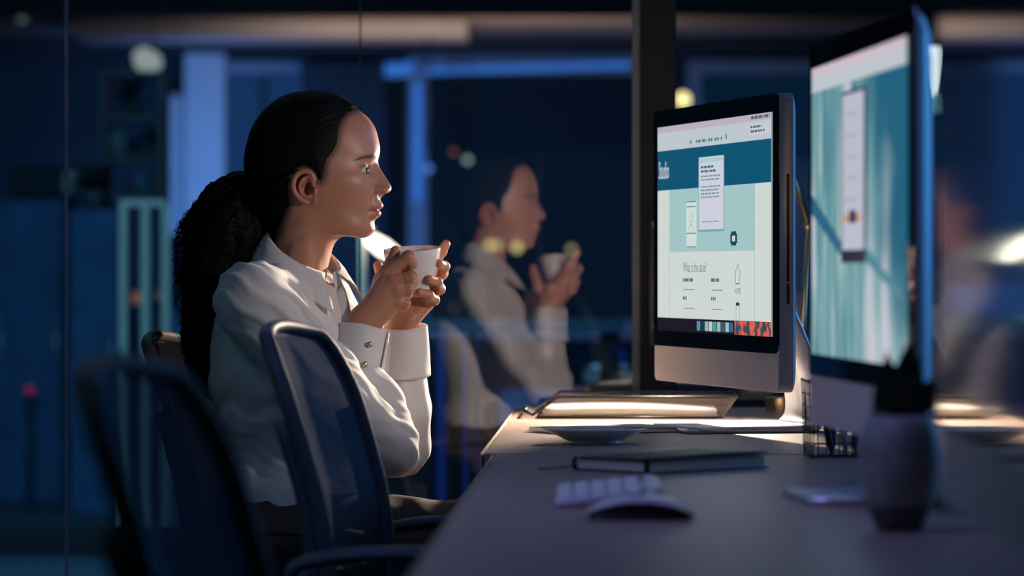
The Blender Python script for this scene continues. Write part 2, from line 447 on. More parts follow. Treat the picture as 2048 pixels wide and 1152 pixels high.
ES = 1.0
def c_(name, r, g, b, k=1.0): return emat(name, srgb(r, g, b), ES * k)
def page_screen(e, R, T_):
    base = R('screen', 0, 0, 1, 1, c_('page_white', 206, 214, 210))
    y0_ = base.data.vertices[0].co.y; sg = 1 if y0_ > 0 else -1; zt_ = max(v.co.z for v in base.data.vertices); rw = random.Random(5)
    def W_(u, v, w, h, m, lift=.0008):
        # a line of print too small to read: strokes of uneven length, one mesh a line (v is its baseline)
        vs, fs = [], []; x = u; y = y0_ + sg * lift
        while x < u + w - .006:
            L = min(rw.uniform(.010, .030), u + w - x); n = len(vs)
            for du, dv in ((0, 0), (L, 0), (L, -h), (0, -h)): vs.append((-.2985 + .597 * (x + du), y, zt_ - .336 * (v + dv)))
            fs.append((n, n + 1, n + 2, n + 3)); x += L + .005
        return link('lettering', vs, fs, m, base, smooth=False)
    R('top_bar', 0, 0, 1, .03, c_('bar_rose', 186, 176, 188), .0002, base)
    R('header', 0, .03, 1, .118, c_('header_grey', 188, 198, 204), .0002, base)
    R('search_field', .82, .045, .99, .095, c_('field_grey', 198, 204, 210), .0003, base)
    R('banner', 0, .118, 1, .312, c_('banner_teal', 14, 82, 114), .0002, base)
    R('hero_panel', .115, .312, .865, .615, c_('hero_teal', 160, 196, 196), .0002, base)
    R('column_rule', .115, .615, .118, .935, c_('rule_grey', 150, 160, 160), .0002, base)
    R('column_rule', .866, .312, .869, .935, c_('rule_grey', 150, 160, 160), .0003, base)
    # floating card with lines of text
    R('card_edge', .385, .168, .612, .522, c_('card_shadow', 120, 160, 170), .0003, base)
    card = R('text_card', .390, .170, .605, .512, c_('card_white', 204, 206, 220), .0005, base)
    ink = c_('ink_teal', 46, 100, 112); ink2 = c_('ink_soft', 110, 140, 150)
    W_(.41, .222, .11, .010, ink)
    W_(.41, .242, .13, .010, ink)
    for k, w in enumerate((.17, .16, .0, .17, .165, .16, .165)):
        if w: W_(.41, .264 + k * .0165, w, .007, ink2)
    W_(.42, .478, .15, .005, ink2)
    R('card_head', .393, .175, .602, .196, c_('card_head_teal', 170, 204, 206), .0006, base)
    # phone drawing
    ph = R('phone_drawing', .275, .374, .365, .595, c_('phone_white', 206, 220, 216), .0004, base)
    for v in (.374, .398, .525, .590): R('rule', .278, v, .362, v + .004, c_('ink_line', 60, 96, 100), .0006, base)
    for k in range(12):
        a = 2 * PI * k / 12; R('dot', .318 + .016 * math.cos(a), .452 + .021 * math.sin(a), .322 + .016 * math.cos(a), .457 + .021 * math.sin(a), c_('ink_line', 60, 96, 100), .0006, base)
    for k in range(9):
        a = PI * k / 8; R('dot', .318 + .018 * math.cos(a), .505 - .022 * math.sin(a), .322 + .018 * math.cos(a), .510 - .022 * math.sin(a), c_('ink_line', 60, 96, 100), .0006, base)
    # dark badge
    R('badge', .665, .535, .722, .580, c_('badge_teal', 16, 72, 84), .0005, base)
    R('badge', .673, .525, .714, .590, c_('badge_teal', 16, 72, 84), .0005, base)
    R('badge_mark', .681, .545, .706, .571, c_('page_white', 206, 214, 210), .0007, base)
    # headline and list
    dark = c_('ink_dark', 90, 104, 108)
    T_('lettering', 'What is the issue?', .245, .712, .024, dark, base, .72)
    W_(.245, .758, 0.095, .016, dark)
    W_(.50, .758, 0.07, .016, dark)
    W_(.245, .845, 0.035, .016, dark)
    W_(.50, .845, 0.04, .016, dark)
    for u, v in ((.245, .795), (.50, .795), (.245, .885), (.50, .885)): R('rule', u, v, u + .10, v + .003, dark, .0003, base)
    # house and pencil drawings
    for (u0, v0, u1, v1) in ((.708, .700, .711, .745), (.741, .700, .744, .745), (.708, .743, .744, .748)):
        R('outline', u0, v0 + .02, u1, v1 + .02, dark, .0004, base)
    y = .0
    for k in range(8):
        t = k / 7; R('outline', .702 + .024 * t, .718 - .045 * t, .706 + .024 * t, .724 - .045 * t, dark, .0004, base); R('outline', .750 - .024 * t, .718 - .045 * t, .754 - .024 * t, .724 - .045 * t, dark, .0004, base)
    T_('lettering', 'HOME', .704, .812, .013, dark, base, .8)
    R('outline', .712, .86, .714, .935, dark, .0004, base); R('outline', .742, .86, .744, .935, dark, .0004, base)
    R('flag', .712, .852, .742, .866, c_('badge_teal', 16, 72, 84), .0005, base)
    T_('lettering', 'Studio', .012, .255, .042, c_('page_white', 206, 214, 210), base, .55)
    for k, w in enumerate((.02, .06, .05, .06, .05, .02)): W_(.31 + k * .055, .098, w * .8, .014, c_('ink_green', 80, 130, 120), .001)
    R('mark', .625, .073, .637, .096, c_('mark_green', 60, 150, 120), .0006, base)
    W_(.84, .022, .15, .014, c_('ink_dark', 90, 104, 108))
    W_(.835, .062, .09, .010, c_('ink_dark', 90, 104, 108))
    W_(.835, .082, .12, .010, c_('ink_dark', 90, 104, 108))
    # dock strip with wallpaper
    R('dock', 0, .935, 1, 1, c_('dock_dark', 26, 22, 34), .0002, base)
    cols = [(90, 140, 160), (30, 60, 80), (150, 180, 190), (190, 200, 205), (60, 170, 130), (160, 175, 190), (70, 90, 110), (150, 190, 200), (40, 110, 140)]
    for k in range(9): R('dock_icon', .37 + k * .036, .945, .40 + k * .036, .990, c_('icon_%d' % k, *cols[k]), .0004, base)
    R('wallpaper', .70, .937, 1, 1, mat_screen_wall(), .0003, base)

def mat_screen_wall():
    if 'wallcoral' in MATS: return MATS['wallcoral']
    m = bpy.data.materials.new('wallpaper_coral'); m.use_nodes = True; nt = m.node_tree; b = nt.nodes['Principled BSDF']
    tc = nt.nodes.new('ShaderNodeTexCoord'); nz = nt.nodes.new('ShaderNodeTexNoise'); nz.inputs['Scale'].default_value = 70
    rp = nt.nodes.new('ShaderNodeValToRGB'); e = rp.color_ramp.elements
    e[0].position = .42; e[0].color = (*srgb(30, 70, 90), 1); e[1].position = .55; e[1].color = (*srgb(225, 90, 70), 1)
    nt.links.new(tc.outputs['Object'], nz.inputs['Vector']); nt.links.new(nz.outputs['Fac'], rp.inputs[0])
    nt.links.new(rp.outputs[0], b.inputs['Emission Color']); b.inputs['Emission Strength'].default_value = ES; b.inputs['Base Color'].default_value = (.01, .01, .01, 1)
    MATS['wallcoral'] = m; return m

def photo_screen_mat():
    m = bpy.data.materials.new('photo_page'); m.use_nodes = True; nt = m.node_tree; b = nt.nodes['Principled BSDF']
    tc = nt.nodes.new('ShaderNodeTexCoord')
    mp = nt.nodes.new('ShaderNodeMapping'); mp.inputs['Scale'].default_value = (11, 1, 2.2); mp.inputs['Rotation'].default_value = (0, .12, 0)
    nz = nt.nodes.new('ShaderNodeTexNoise'); nz.inputs['Scale'].default_value = 1.6; nz.inputs['Detail'].default_value = 4; nz.inputs['Distortion'].default_value = .6
    rp = nt.nodes.new('ShaderNodeValToRGB'); e = rp.color_ramp.elements
    e[0].position = .33; e[0].color = (*srgb(22, 88, 112), 1); e[1].position = .62; e[1].color = (*srgb(196, 196, 208), 1)
    q = rp.color_ramp.elements.new(.45); q.color = (*srgb(100, 150, 158), 1)
    q = rp.color_ramp.elements.new(.53); q.color = (*srgb(130, 172, 172), 1)
    nt.links.new(tc.outputs['Object'], mp.inputs[0]); nt.links.new(mp.outputs[0], nz.inputs['Vector'])
    nt.links.new(nz.outputs['Fac'], rp.inputs[0])
    # darker teal field towards the upper right of the picture on the screen
    sx = nt.nodes.new('ShaderNodeSeparateXYZ'); nt.links.new(tc.outputs['Object'], sx.inputs[0])
    m1 = nt.nodes.new('ShaderNodeMath'); m1.operation = 'MULTIPLY_ADD'; m1.inputs[1].default_value = 1.3; nt.links.new(sx.outputs[0], m1.inputs[0]); nt.links.new(sx.outputs[2], m1.inputs[2])
    n2 = nt.nodes.new('ShaderNodeTexNoise'); n2.inputs['Scale'].default_value = 9; nt.links.new(tc.outputs['Object'], n2.inputs['Vector'])
    m2 = nt.nodes.new('ShaderNodeMath'); m2.operation = 'MULTIPLY_ADD'; m2.inputs[1].default_value = .35; nt.links.new(n2.outputs['Fac'], m2.inputs[0]); nt.links.new(m1.outputs[0], m2.inputs[2])
    mr = nt.nodes.new('ShaderNodeMapRange'); mr.inputs['From Min'].default_value = .60; mr.inputs['From Max'].default_value = .82; nt.links.new(m2.outputs[0], mr.inputs[0])
    mx_ = nt.nodes.new('ShaderNodeMix'); mx_.data_type = 'RGBA'; nt.links.new(mr.outputs[0], mx_.inputs[0]); nt.links.new(rp.outputs[0], mx_.inputs[6]); mx_.inputs[7].default_value = (*srgb(30, 96, 122), 1)
    nt.links.new(mx_.outputs[2], b.inputs['Emission Color'])
    b.inputs['Emission Strength'].default_value = ES; b.inputs['Base Color'].default_value = (.01, .01, .01, 1)
    return m
def photo_screen(e, R, T_):
    base = R('screen', 0, 0, 1, 1, photo_screen_mat())
    R('top_bar', 0, 0, 1, .030, c_('bar_pink', 206, 188, 198), .0002, base)
    R('header', 0, .030, 1, .085, c_('header_pale', 190, 196, 204), .0002, base)
    y_ = base.data.vertices[0].co.y; bx0 = -.597 / 2; zt_ = max(v.co.z for v in base.data.vertices); sg_ = 1 if y_ > 0 else -1
    link('diagonal', [(bx0 + .597 * u, y_ + sg_ * .0002, zt_ - .336 * v) for u, v in ((0, .51), (.34, .66), (.34, .61), (0, .44))], [(0, 1, 2, 3)], c_('field_blue', 44, 98, 128), base, smooth=False)
    link('diagonal', [(bx0 + .597 * u, y_ + sg_ * .0002, zt_ - .336 * v) for u, v in ((.61, .68), (.95, .80), (.95, .77), (.61, .63))], [(0, 1, 2, 3)], c_('field_blue2', 70, 128, 146), base, smooth=False)
    R('phone_rim', .345, .115, .610, .682, c_('rim_dark', 24, 34, 48), .0004, base)
    R('phone_page', .360, .125, .590, .640, c_('page_lilac', 186, 186, 202), .0006, base)
    for v in (.19, .26, .33, .40, .47): R('rule', .40, v, .53, v + .008, c_('rule_lilac', 158, 164, 182), .0008, base)
    R('orange_mark', .385, .525, .565, .545, c_('orange_mark', 206, 140, 70), .0008, base)
    R('dark_mark', .44, .510, .515, .552, c_('dark_mark', 60, 52, 84), .001, base)

monitor('aluminium monitor showing a web page, its chin above the gold-lit paper', P(1311, 0, 5.83).xy, P(1557, 0, 5.205).xy, .811, page_screen)
monitor('aluminium monitor with a teal photo page, in front of the wire pen basket', P(1622, 0, 4.165).xy, P(1830, 0, 3.515).xy, .811, photo_screen, slim=True)
monitor('switched-off monitor mirroring the desk, beside the potted plant', P(1884, 0, 2.74).xy, (.318, 2.09), .811, None, slim=True)
# ------------------------------------------------------------------ office chairs
m_frame = mat('chair_frame_plastic', (0.050, 0.075, 0.088), .5, spec=.2)
m_seat = mat('chair_seat_fabric', (0.020, 0.024, 0.032), .85, bump=(600, .3, .0008))
mm = bpy.data.materials.new('chair_mesh_fabric'); mm.use_nodes = True
_nt = mm.node_tree; _b = _nt.nodes['Principled BSDF']; _b.inputs['Base Color'].default_value = (.070, .100, .140, 1); _b.inputs['Roughness'].default_value = .9; _b.inputs['Specular IOR Level'].default_value = .03
_o = _nt.nodes['Material Output']; _m = _nt.nodes.new('ShaderNodeMixShader'); _t = _nt.nodes.new('ShaderNodeBsdfTransparent')
_m.inputs[0].default_value = .80; _nt.links.new(_t.outputs[0], _m.inputs[1]); _nt.links.new(_b.outputs[0], _m.inputs[2]); _nt.links.new(_m.outputs[0], _o.inputs[0])
LEAN = [(-.10, .40), (.078, .50), (.078, .58), (.074, .63), (.064, .71), (.030, .82), (0, .91), (-.006, .93)]
_lz = np.array([z for _, z in LEAN[1:]]); _lx = np.array([x for x, _ in LEAN[1:]])
def back_pt(u, z, W=.200):
    """u in -1..1 across (local y = u*W), z absolute height; the shell curves forward at its edges"""
    x = float(np.interp(z, _lz, _lx)) if z > .5 else .078
    # smooth the lean with a neighbour average
    x = sum(float(np.interp(z + d, _lz, _lx)) for d in (-.03, -.015, 0, .015, .03)) / 5
    return Vector((x + .030 * u * u, u * W, z))
def make_chair(label, loc, rz, arm_z=.62, m_fr=None, m_me=None):
    e = thing('office_chair', label, 'chair', loc, rz, 'mesh-backed office chairs at the desks')
    fr = m_fr or m_frame
    zt, zb, rc = .912, .50, .10
    def outline(k=9):
        pts = []
        for i in range(13): pts.append((-1 + .04 * (1 - i / 12), zb + (zt - rc - zb) * i / 12))
        for i in range(1, k + 1):
            a = PI - (PI / 2) * i / k; pts.append((-1 + .32 + .32 * math.cos(a), zt - rc + rc * math.sin(a)))
        for i in range(1, 8): pts.append((-.68 + 1.36 * i / 8, zt + .010 * math.sin(PI * i / 8)))
        rest = [(-u, z) for u, z in pts[:13 + k]][::-1]
        return pts + rest
    ol = outline()
    MB().tube([back_pt(u, z) for u, z in ol], .0085, 12, flat=(1.0, 1.25)).build('back_frame', fr, e)
    def half(z):
        if z < zt - rc: return 1 - .02
        t = (z - (zt - rc)) / rc
        return .68 + .32 * math.sqrt(max(0, 1 - t * t)) - .02
    def panel(a, b_):
        z = zb + (zt - zb - .002) * b_; return back_pt((2 * a - 1) * half(z), z)
    MB().grid(panel, 25, 31).build('mesh_back', m_me or mm, e)
    # thick inner rim ribbon on the sides, spine, lumbar bar
    for s in (-1, 1):
        MB().tube([back_pt(s * .93, zb + (zt - rc - zb) * i / 12) + Vector((-.014, 0, 0)) for i in range(13)], .014, 8, flat=(1.2, .8)).build('side_rail', fr, e)
    MB().tube([back_pt(0, .62) + Vector((-.035, 0, 0)), back_pt(0, .54) + Vector((-.05, 0, 0)), Vector((.06, 0, .44)), Vector((.18, 0, .40))], .02, 10, flat=(.6, 1.5)).build('spine', fr, e)
    MB().tube([back_pt(u, .60) + Vector((-.03, 0, 0)) for u in (-.95, -.5, 0, .5, .95)], .012, 8).build('lumbar_bar', fr, e)
    MB().box((.30, 0, .445), (.46, .47, .07)).build('seat', m_seat, e, bevel=.03, seg=4)
    for s in (-1, 1):
        pts = crom([(.20, s * .255, .42), (.10, s * .265, .50), (.07, s * .268, arm_z - .03), (.12, s * .268, arm_z), (.25, s * .268, arm_z + .006), (.37, s * .268, arm_z - .006), (.415, s * .266, arm_z - .045), (.39, s * .262, arm_z - .12), (.32, s * .255, .42)], 5)
        MB().tube(pts, .014, 10, flat=(.62, 1.35)).build('armrest', fr, e)
    MB().tube([(.28, 0, .40), (.28, 0, .10)], .025, 14).build('gas_column', m_black, e)
    for k in range(5):
        a = 2 * PI * k / 5 + .3
        d = Vector((math.cos(a), math.sin(a), 0))
        MB().tube([Vector((.28, 0, .11)) + d * .02, Vector((.28, 0, .085)) + d * .29], [.022, .014], 8).build('leg', m_black, e)
        c = Vector((.28, 0, .03)) + d * .29
        MB().tube([c + Vector((-d.y, d.x, 0)) * .022, c - Vector((-d.y, d.x, 0)) * .022], .028, 14).build('caster', m_black, e)
        MB().tube([Vector((.28, 0, .085)) + d * .29, c], .008, 6).build('caster_stem', m_black, e)
    return e
make_chair('empty mesh office chair between the woman and the most blurred chair, its back leaning', (-.293, 4.40, 0), math.radians(-8.5), .655)
make_chair('most blurred office chair, dark mesh back low at the picture corner, nearest the camera', (-.305, 2.63, 0), math.radians(-6), .64)
make_chair('black office chair the woman sits on, its back behind her curly hair', (-.552, 5.44, -.03), math.radians(-6), .635, mat('chair_frame_brown', (0.060, 0.048, 0.045), .5, spec=.15), mat('black_mesh', (.006, .006, .008), .9, spec=.0))

# ------------------------------------------------------------------ brass desk lamp
m_bulb = emat('bulb_glow', (1.0, .86, .62), 14.0)
LH = Vector((.335, 6.12, 1.125))            # lamp head
LB = Vector((.487, 6.30, DZ))
lamp = thing('desk_lamp', 'thin brass desk lamp with a bent arm behind the web-page monitor', 'lamp', LB)
def L_(v): return Vector(v) - LB
MB().lathe([(0, 0), (.030, 0), (.0305, .002), (.0305, .024), (.029, .027), (0, .027)], n=48).build('lamp_base', brass, lamp, bevel=.001)
pa, pb, pc = Vector((.507, 6.30, .765)), P(1606, 655, 6.30), P(1618, 452, 6.30)
pd = P(1588, 362, 6.27)
MB().tube([L_(p) for p in (LB + Vector((.006, 0, .02)), pa, pb, pc)], .0052, 12).build('lower_arm', brass, lamp)
MB().tube([L_(p) for p in (pc, pd, LH + Vector((.06, .03, .06)), LH + Vector((.015, .01, .045)))], .0052, 12).build('upper_arm', brass, lamp)
j = MB().lathe([(0, -.008), (.009, -.006), (.009, .006), (0, .008)], n=20, M=Matrix.Rotation(PI / 2, 3, 'X')).build('joint', brass, lamp); j.location = L_(pc)
aim = (Vector((-.26, 5.42, .76)) - LH).normalized()
Q = aim.to_track_quat('-Z', 'Y').to_matrix()
sh = MB().lathe([(.012, .045), (.018, .043), (.030, .030), (.052, -.012), (.055, -.030), (.053, -.030), (.049, -.012), (.027, .028), (.012, .040)], n=48, M=Q).build('lamp_shade', brass, lamp); sh.location = L_(LH)
bl = MB().lathe([(0, -.022), (.010, -.019), (.017, -.008), (.017, .004), (.010, .016), (0, .020)], n=24, M=Q).build('bulb', m_bulb, lamp); bl.location = L_(LH)
ld = bpy.data.lights.new('desk_lamp_light', 'SPOT'); ld.energy = 88; ld.color = (1.0, .80, .62); ld.spot_size = math.radians(150); ld.spot_blend = 1.0; ld.shadow_soft_size = .022
lo = bpy.data.objects.new('desk_lamp_light', ld); COL.objects.link(lo); lo.location = LH + aim * .034; lo.rotation_euler = Q.to_euler(); 
# added fill lamp, unseen at the right of the desks, brightens the woman's near side
S2 = Vector((.93, 4.50, 1.20)); SB = Vector((1.10, 4.42, DZ))
l2 = thing('desk_lamp', 'second brass desk lamp at the right end of the desks, shining between the monitors', 'lamp', SB)
MB().lathe([(0, 0), (.06, 0), (.061, .002), (.061, .014), (.058, .016), (0, .016)], n=40).build('lamp_base', brass, l2)
MB().tube([(0, 0, .01), (.03, 0, .30), (.02, 0, .50), S2 - SB + Vector((.03, 0, .05))], .0052, 12).build('arm', brass, l2)
aim2 = (Vector((-.24, 5.40, 1.02)) - S2).normalized(); Q2 = aim2.to_track_quat('-Z', 'Y').to_matrix()
sh2 = MB().lathe([(.012, .045), (.018, .043), (.030, .030), (.052, -.012), (.055, -.030), (.053, -.030), (.049, -.012), (.027, .028), (.012, .040)], n=48, M=Q2).build('lamp_shade', brass, l2); sh2.location = S2 - SB
bl2 = MB().lathe([(0, -.022), (.010, -.019), (.017, -.008), (.017, .004), (.010, .016), (0, .020)], n=24, M=Q2).build('bulb', m_bulb, l2); bl2.location = S2 - SB
ld = bpy.data.lights.new('second_lamp_light', 'SPOT'); ld.energy = 27; ld.color = (1.0, .84, .76); ld.spot_size = math.radians(31); ld.spot_blend = .8; ld.shadow_soft_size = .04
lo = bpy.data.objects.new('second_lamp_light', ld); COL.objects.link(lo); lo.location = S2 + aim2 * .034; lo.rotation_euler = Q2.to_euler()
# ------------------------------------------------------------------ letter tray with paper
mw = bpy.data.materials.new('wire_mesh'); mw.use_nodes = True
_nt = mw.node_tree; _b = _nt.nodes['Principled BSDF']; _b.inputs['Base Color'].default_value = (.26, .23, .19, 1); _b.inputs['Metallic'].default_value = .2; _b.inputs['Roughness'].default_value = .4
_o = _nt.nodes['Material Output']; _m = _nt.nodes.new('ShaderNodeMixShader'); _t = _nt.nodes.new('ShaderNodeBsdfTransparent')
_m.inputs[0].default_value = .42
_nt.links.new(_t.outputs[0], _m.inputs[1]); _nt.links.new(_b.outputs[0], _m.inputs[2]); _nt.links.new(_m.outputs[0], _o.inputs[0])
m_wire = mat('wire_black', (0.012, 0.011, 0.011), .35)
m_paper = mat('white_paper', (0.80, 0.79, 0.77), .75, bump=(60, .1, .0005))
m_grey = mat('grey_paper', (0.42, 0.40, 0.42), .6)
tc_ = Vector((.205, 6.085, DZ + .001))
tray = thing('letter_tray', 'wire mesh letter tray holding white paper at the back of the tan desk', 'tray', tc_, -.03)
bw, bd, hh, fl = .158, .112, .037, .024
B0 = [(-bw, -bd), (bw, -bd), (bw, bd), (-bw, bd)]
MB().add([(x, y, .002) for x, y in B0], [(0, 1, 2, 3)]).build('tray_floor', mw, tray, smooth=False)
MB().add([(-bw, -bd, .002), (bw, -bd, .002), (bw + fl, -bd - fl, hh), (-bw + .035, -bd - fl, hh)], [(0, 1, 2, 3)]).build('side_panel', mw, tray, smooth=False)
MB().add([(-bw, bd, .002), (bw, bd, .002), (bw + fl, bd + fl, hh), (-bw + .035, bd + fl, hh)], [(0, 1, 2, 3)]).build('side_panel', mw, tray, smooth=False)
MB().add([(bw, -bd, .002), (bw, bd, .002), (bw + fl, bd + fl, hh), (bw + fl, -bd - fl, hh)], [(0, 1, 2, 3)]).build('end_panel', mw, tray, smooth=False)
MB().add([(-bw, -bd, .002), (-bw, bd, .002), (-bw - .02, bd, .012), (-bw - .02, -bd, .012)], [(0, 1, 2, 3)]).build('front_lip', mw, tray, smooth=False)
rim = [(-bw - .022, -bd, .013), (-bw - .008, -bd - .008, .006), (-bw + .035, -bd - fl, hh), (bw + fl - .02, -bd - fl, hh), (bw + fl, -bd - fl + .02, hh), (bw + fl, bd + fl - .02, hh), (bw + fl - .02, bd + fl, hh), (-bw + .035, bd + fl, hh), (-bw - .008, bd + .008, .006), (-bw - .022, bd, .013), (-bw - .022, -bd, .013)]
MB().tube(rim, .0026, 8).build('rim_wire', m_wire, tray)
MB().tube([(-bw, -bd, .002), (bw, -bd, .002), (bw, bd, .002), (-bw, bd, .002), (-bw, -bd, .002)], .002, 6).build('base_wire', m_wire, tray)
o = MB().grid(lambda u, v: (-.150 + .298 * u, -.105 + .208 * v, .016 + .004 * math.sin(u * 3.1) - .002 * u), 14, 6).build('paper_stack', m_paper, None)
md = o.modifiers.new('s', 'SOLIDIFY'); md.thickness = .013; md.offset = -1
o.location = tc_ + Vector((0, 0, .001)); o.rotation_euler = (0, 0, -.03); tag(o, 'stack of white paper lying in the mesh letter tray', 'paper')

# ------------------------------------------------------------------ small things on the tan desk
m_porc = mat('white_porcelain', (0.78, 0.78, 0.80), .12, coat=.6)
s = MB().lathe([(0, .0035), (.036, .003), (.042, .004), (.060, .013), (.0765, .0205), (.0772, .0215), (.0762, .0222), (.058, .0155), (.040, .0075), (.030, .006), (0, .006)], n=64).build('saucer', m_porc)
fx = MB().lathe([(.034, 0), (.040, 0), (.0405, .004), (.034, .004)], n=48).build('foot_ring', m_porc, s)
s.location = P(1190, 888, 5.12); s.location.z = DZ + .0005; tag(s, 'white porcelain saucer standing empty at the front of the tan desk', 'saucer')
def sheet(name, label, cat, c, w, d, t, rz, m, z=DZ + .0006, curl=0.0):
    o = MB().grid(lambda u, v: ((u - .5) * w, (v - .5) * d, t + curl * (max(0, u - .6) ** 2)), 12, 8).build(name, m)
    md = o.modifiers.new('s', 'SOLIDIFY'); md.thickness = t; md.offset = -1
    o.location = (c[0], c[1], z); o.rotation_euler = (0, 0, rz); return tag(o, label, cat)
bk = thing('booklet', 'thin grey booklet lying behind the saucer', 'booklet', (.146, 5.49, DZ + .0005), math.radians(28))
MB().box((0, 0, .0005 + .0008), (.205, .140, .0012)).build('cover', m_grey, bk, smooth=False)
MB().box((.001, 0, .0043), (.200, .136, .0056)).build('pages', m_paper, bk, smooth=False)
MB().grid(lambda u, v: (-.1025 + .205 * u, -.07 + .14 * v, .0078 + .004 * (1 - u) ** 2), 8, 3).build('cover', m_grey, bk)
sheet('paper_sheet', 'brightly lit white sheet under the web-page monitor', 'paper', (.372, 5.74, 0), .26, .30, .0006, math.radians(9), m_paper)

# wire pen basket with pens
pbx = P(1672, 0, 4.73).x
pb_ = thing('pen_basket', 'black square wire basket holding pens beside the photo monitor', 'basket', (pbx, 4.745, DZ + .0015), .06)
hw_ = .041
w = MB(); hgt = .102
for z in (0.0, .0165, .033, .050, .067, .084, hgt):
    e_ = hw_ - .004 + .004 * z / hgt
    ring = []
    for cx, cy, a0 in ((e_ - .008, e_ - .008, 0), (-e_ + .008, e_ - .008, 90), (-e_ + .008, -e_ + .008, 180), (e_ - .008, -e_ + .008, 270)):
        for i in range(4):
            a = math.radians(a0 + 30 * i); ring.append((cx + .008 * math.cos(a), cy + .008 * math.sin(a), z + .0015 * math.sin(3 * a)))
    ring.append(ring[0])
    MB().tube(ring, .0016 if z in (0.0, hgt) else .0009, 6).build('wire_hoop', m_wire, pb_)
for k in range(5):
    t = -hw_ + .006 + (2 * hw_ - .012) * k / 4
    for (ax, ay) in ((t, -1), (t, 1), (-1, t), (1, t)):
        x0 = ax if abs(ax) < 1 else ax * (hw_ - .004); y0 = ay if abs(ay) < 1 else ay * (hw_ - .004)
        x1 = ax if abs(ax) < 1 else ax * hw_; y1 = ay if abs(ay) < 1 else ay * hw_
        MB().tube([(x0, y0, 0), (x1 + .0005, y1, hgt)], .0009, 5).build('wire_upright', m_wire, pb_)
for k in range(4):
    t = -.024 + .016 * k
    MB().tube([(t, -hw_ + .005, .0), (t, hw_ - .005, .0)], .0009, 5).build('wire_floor', m_wire, pb_)
m_pen = [mat('pen_black', (0.01, .01, .012), .25), mat('pen_steel', (.55, .58, .62), .2, metal=.9), mat('pen_blue', (.02, .05, .20), .3), mat('pen_graphite', (.12, .13, .16), .25, metal=.5)]
pens = [((-.006, -.012), (-.033, -.028), .150, 0, 'black pen leaning to the corner of the wire basket'), ((.014, -.02), (-.004, -.034), .138, 1, 'steel pen leaning left in the wire basket'), ((.026, -.012), (.028, -.020), .13, 3, 'graphite pen near the right side of the wire basket'), ((-.002, .015), (.004, .03), .14, 2, 'dark blue pen at the rear of the wire basket'), ((.030, .004), (.034, .020), .128, 1, 'steel pen upright at the right of the wire basket')]
for (a, c, h, k, lb) in pens:
    base = Vector((a[0] + pbx, a[1] + 4.745, DZ + .004)); top = Vector((c[0] + pbx, c[1] + 4.745, DZ + h))
    p = thing('pen', lb, 'pen', base)
    d = top - base
    MB().tube([Vector((0, 0, 0)), d * .06, d * .10, d * .62], [.0012, .003, .0045, .0048], 12).build('barrel', m_pen[k], p)
    MB().tube([d * .62, d * .98, d], [.0053, .0053, .003], 12).build('cap', m_pen[(k + 0) % 4], p)
    MB().tube([d * .95 + Vector((-.006, -.002, 0)), d * .70 + Vector((-.0062, -.002, 0))], .001, 6).build('clip', m_pen[1], p)

# ------------------------------------------------------------------ things on the near desk
# notebook
nb_c = P(1303, 950, 4.33)
m_cover = mat('black_cover', (0.010, 0.010, 0.014), .45, bump=(500, .2, .0004)); m_pages = mat('cream_pages', (0.66, 0.60, 0.52), .8, bump=(900, .3, .0004, (1, 1, 14)))
nb = thing('notebook', 'black hardcover notebook with elastic band and cream page edges', 'notebook', (nb_c.x, nb_c.y, DZ + .0005), math.radians(43))
MB().box((.105, .065, .001), (.214, .134, .002)).build('back_cover', m_cover, nb, bevel=.0008)
MB().box((.104, .065, .0088), (.206, .126, .0136)).build('pages', m_pages, nb, smooth=False)
MB().grid(lambda u, v: (-.002 + .214 * u, -.002 + .134 * v, .0168 + .0030 * u * u), 8, 3).build('front_cover', m_cover, nb).modifiers.new('s', 'SOLIDIFY').thickness = .002
MB().tube([(-.003, .132, .0008), (-.003, .135, .009), (-.002, .132, .017)], .003, 6).build('spine', m_cover, nb)
MB().box((-.0030, .006, .0093), (.0016, .007, .0200)).box((.105, .006, .0212), (.214, .007, .0010)).build('elastic_band', m_cover, nb, smooth=False)
MB().tube(crom([(.0, .132, .006), (-.012, .146, .003), (-.020, .165, .0008), (-.030, .172, .0008)], 5), .0011, 5).build('ribbon', mat('ribbon_dark', (.02, .02, .03), .6), nb)
# keyboard
m_kb = mat('keyboard_body', (0.52, 0.53, 0.56), .35, metal=.7); m_key = mat('key_white', (0.70, 0.71, 0.74), .45)
kb = thing('keyboard', 'slim white keyboard seen end-on next to the mouse', 'keyboard', (.0450, 3.715, DZ + .001), math.radians(-1.0))
KA = math.atan2(.012, .114)
MB().prism([(0, 0), (.116, 0), (.116, .016), (.112, .0175), (.0, .0048)], 1, 0, .28).build('keyboard_body', m_kb, kb, bevel=.0012)
widths = [[.0185] * 14, [.0185] * 13 + [.0185], [.0275] + [.0185] * 12 + [.0095], [.030] + [.0185] * 11 + [.025], [.037] + [.0185] * 10 + [.037], [.0185, .0185, .0185, .0235, .094, .0235, .0185, .0185, .0185, .0185]]
KM = {}
for r in range(6):                            # r 0 = function row at the raised back edge
    x1 = .110 - r * .0183; xr = .0155 if r else .010
    if r: x1 -= 0
    ws = widths[r]; tot = sum(ws) ; sc = .270 / tot; y = .275
    for wk in ws:
        L = wk * sc - .0028; key = (round(L, 4), xr)
        if key not in KM:
            me_o = MB().box((0, 0, .001), (xr, L, .0022)).build('key', m_key, kb, bevel=.0006); KM[key] = me_o; o = me_o
        else:
            o = KM[key].copy(); COL.objects.link(o); o.parent = kb
        xc = x1 - xr / 2; o.location = (xc, y - wk * sc / 2, .0048 + xc * math.tan(KA) + .0006); o.rotation_euler = (0, -KA, 0)
        y -= wk * sc
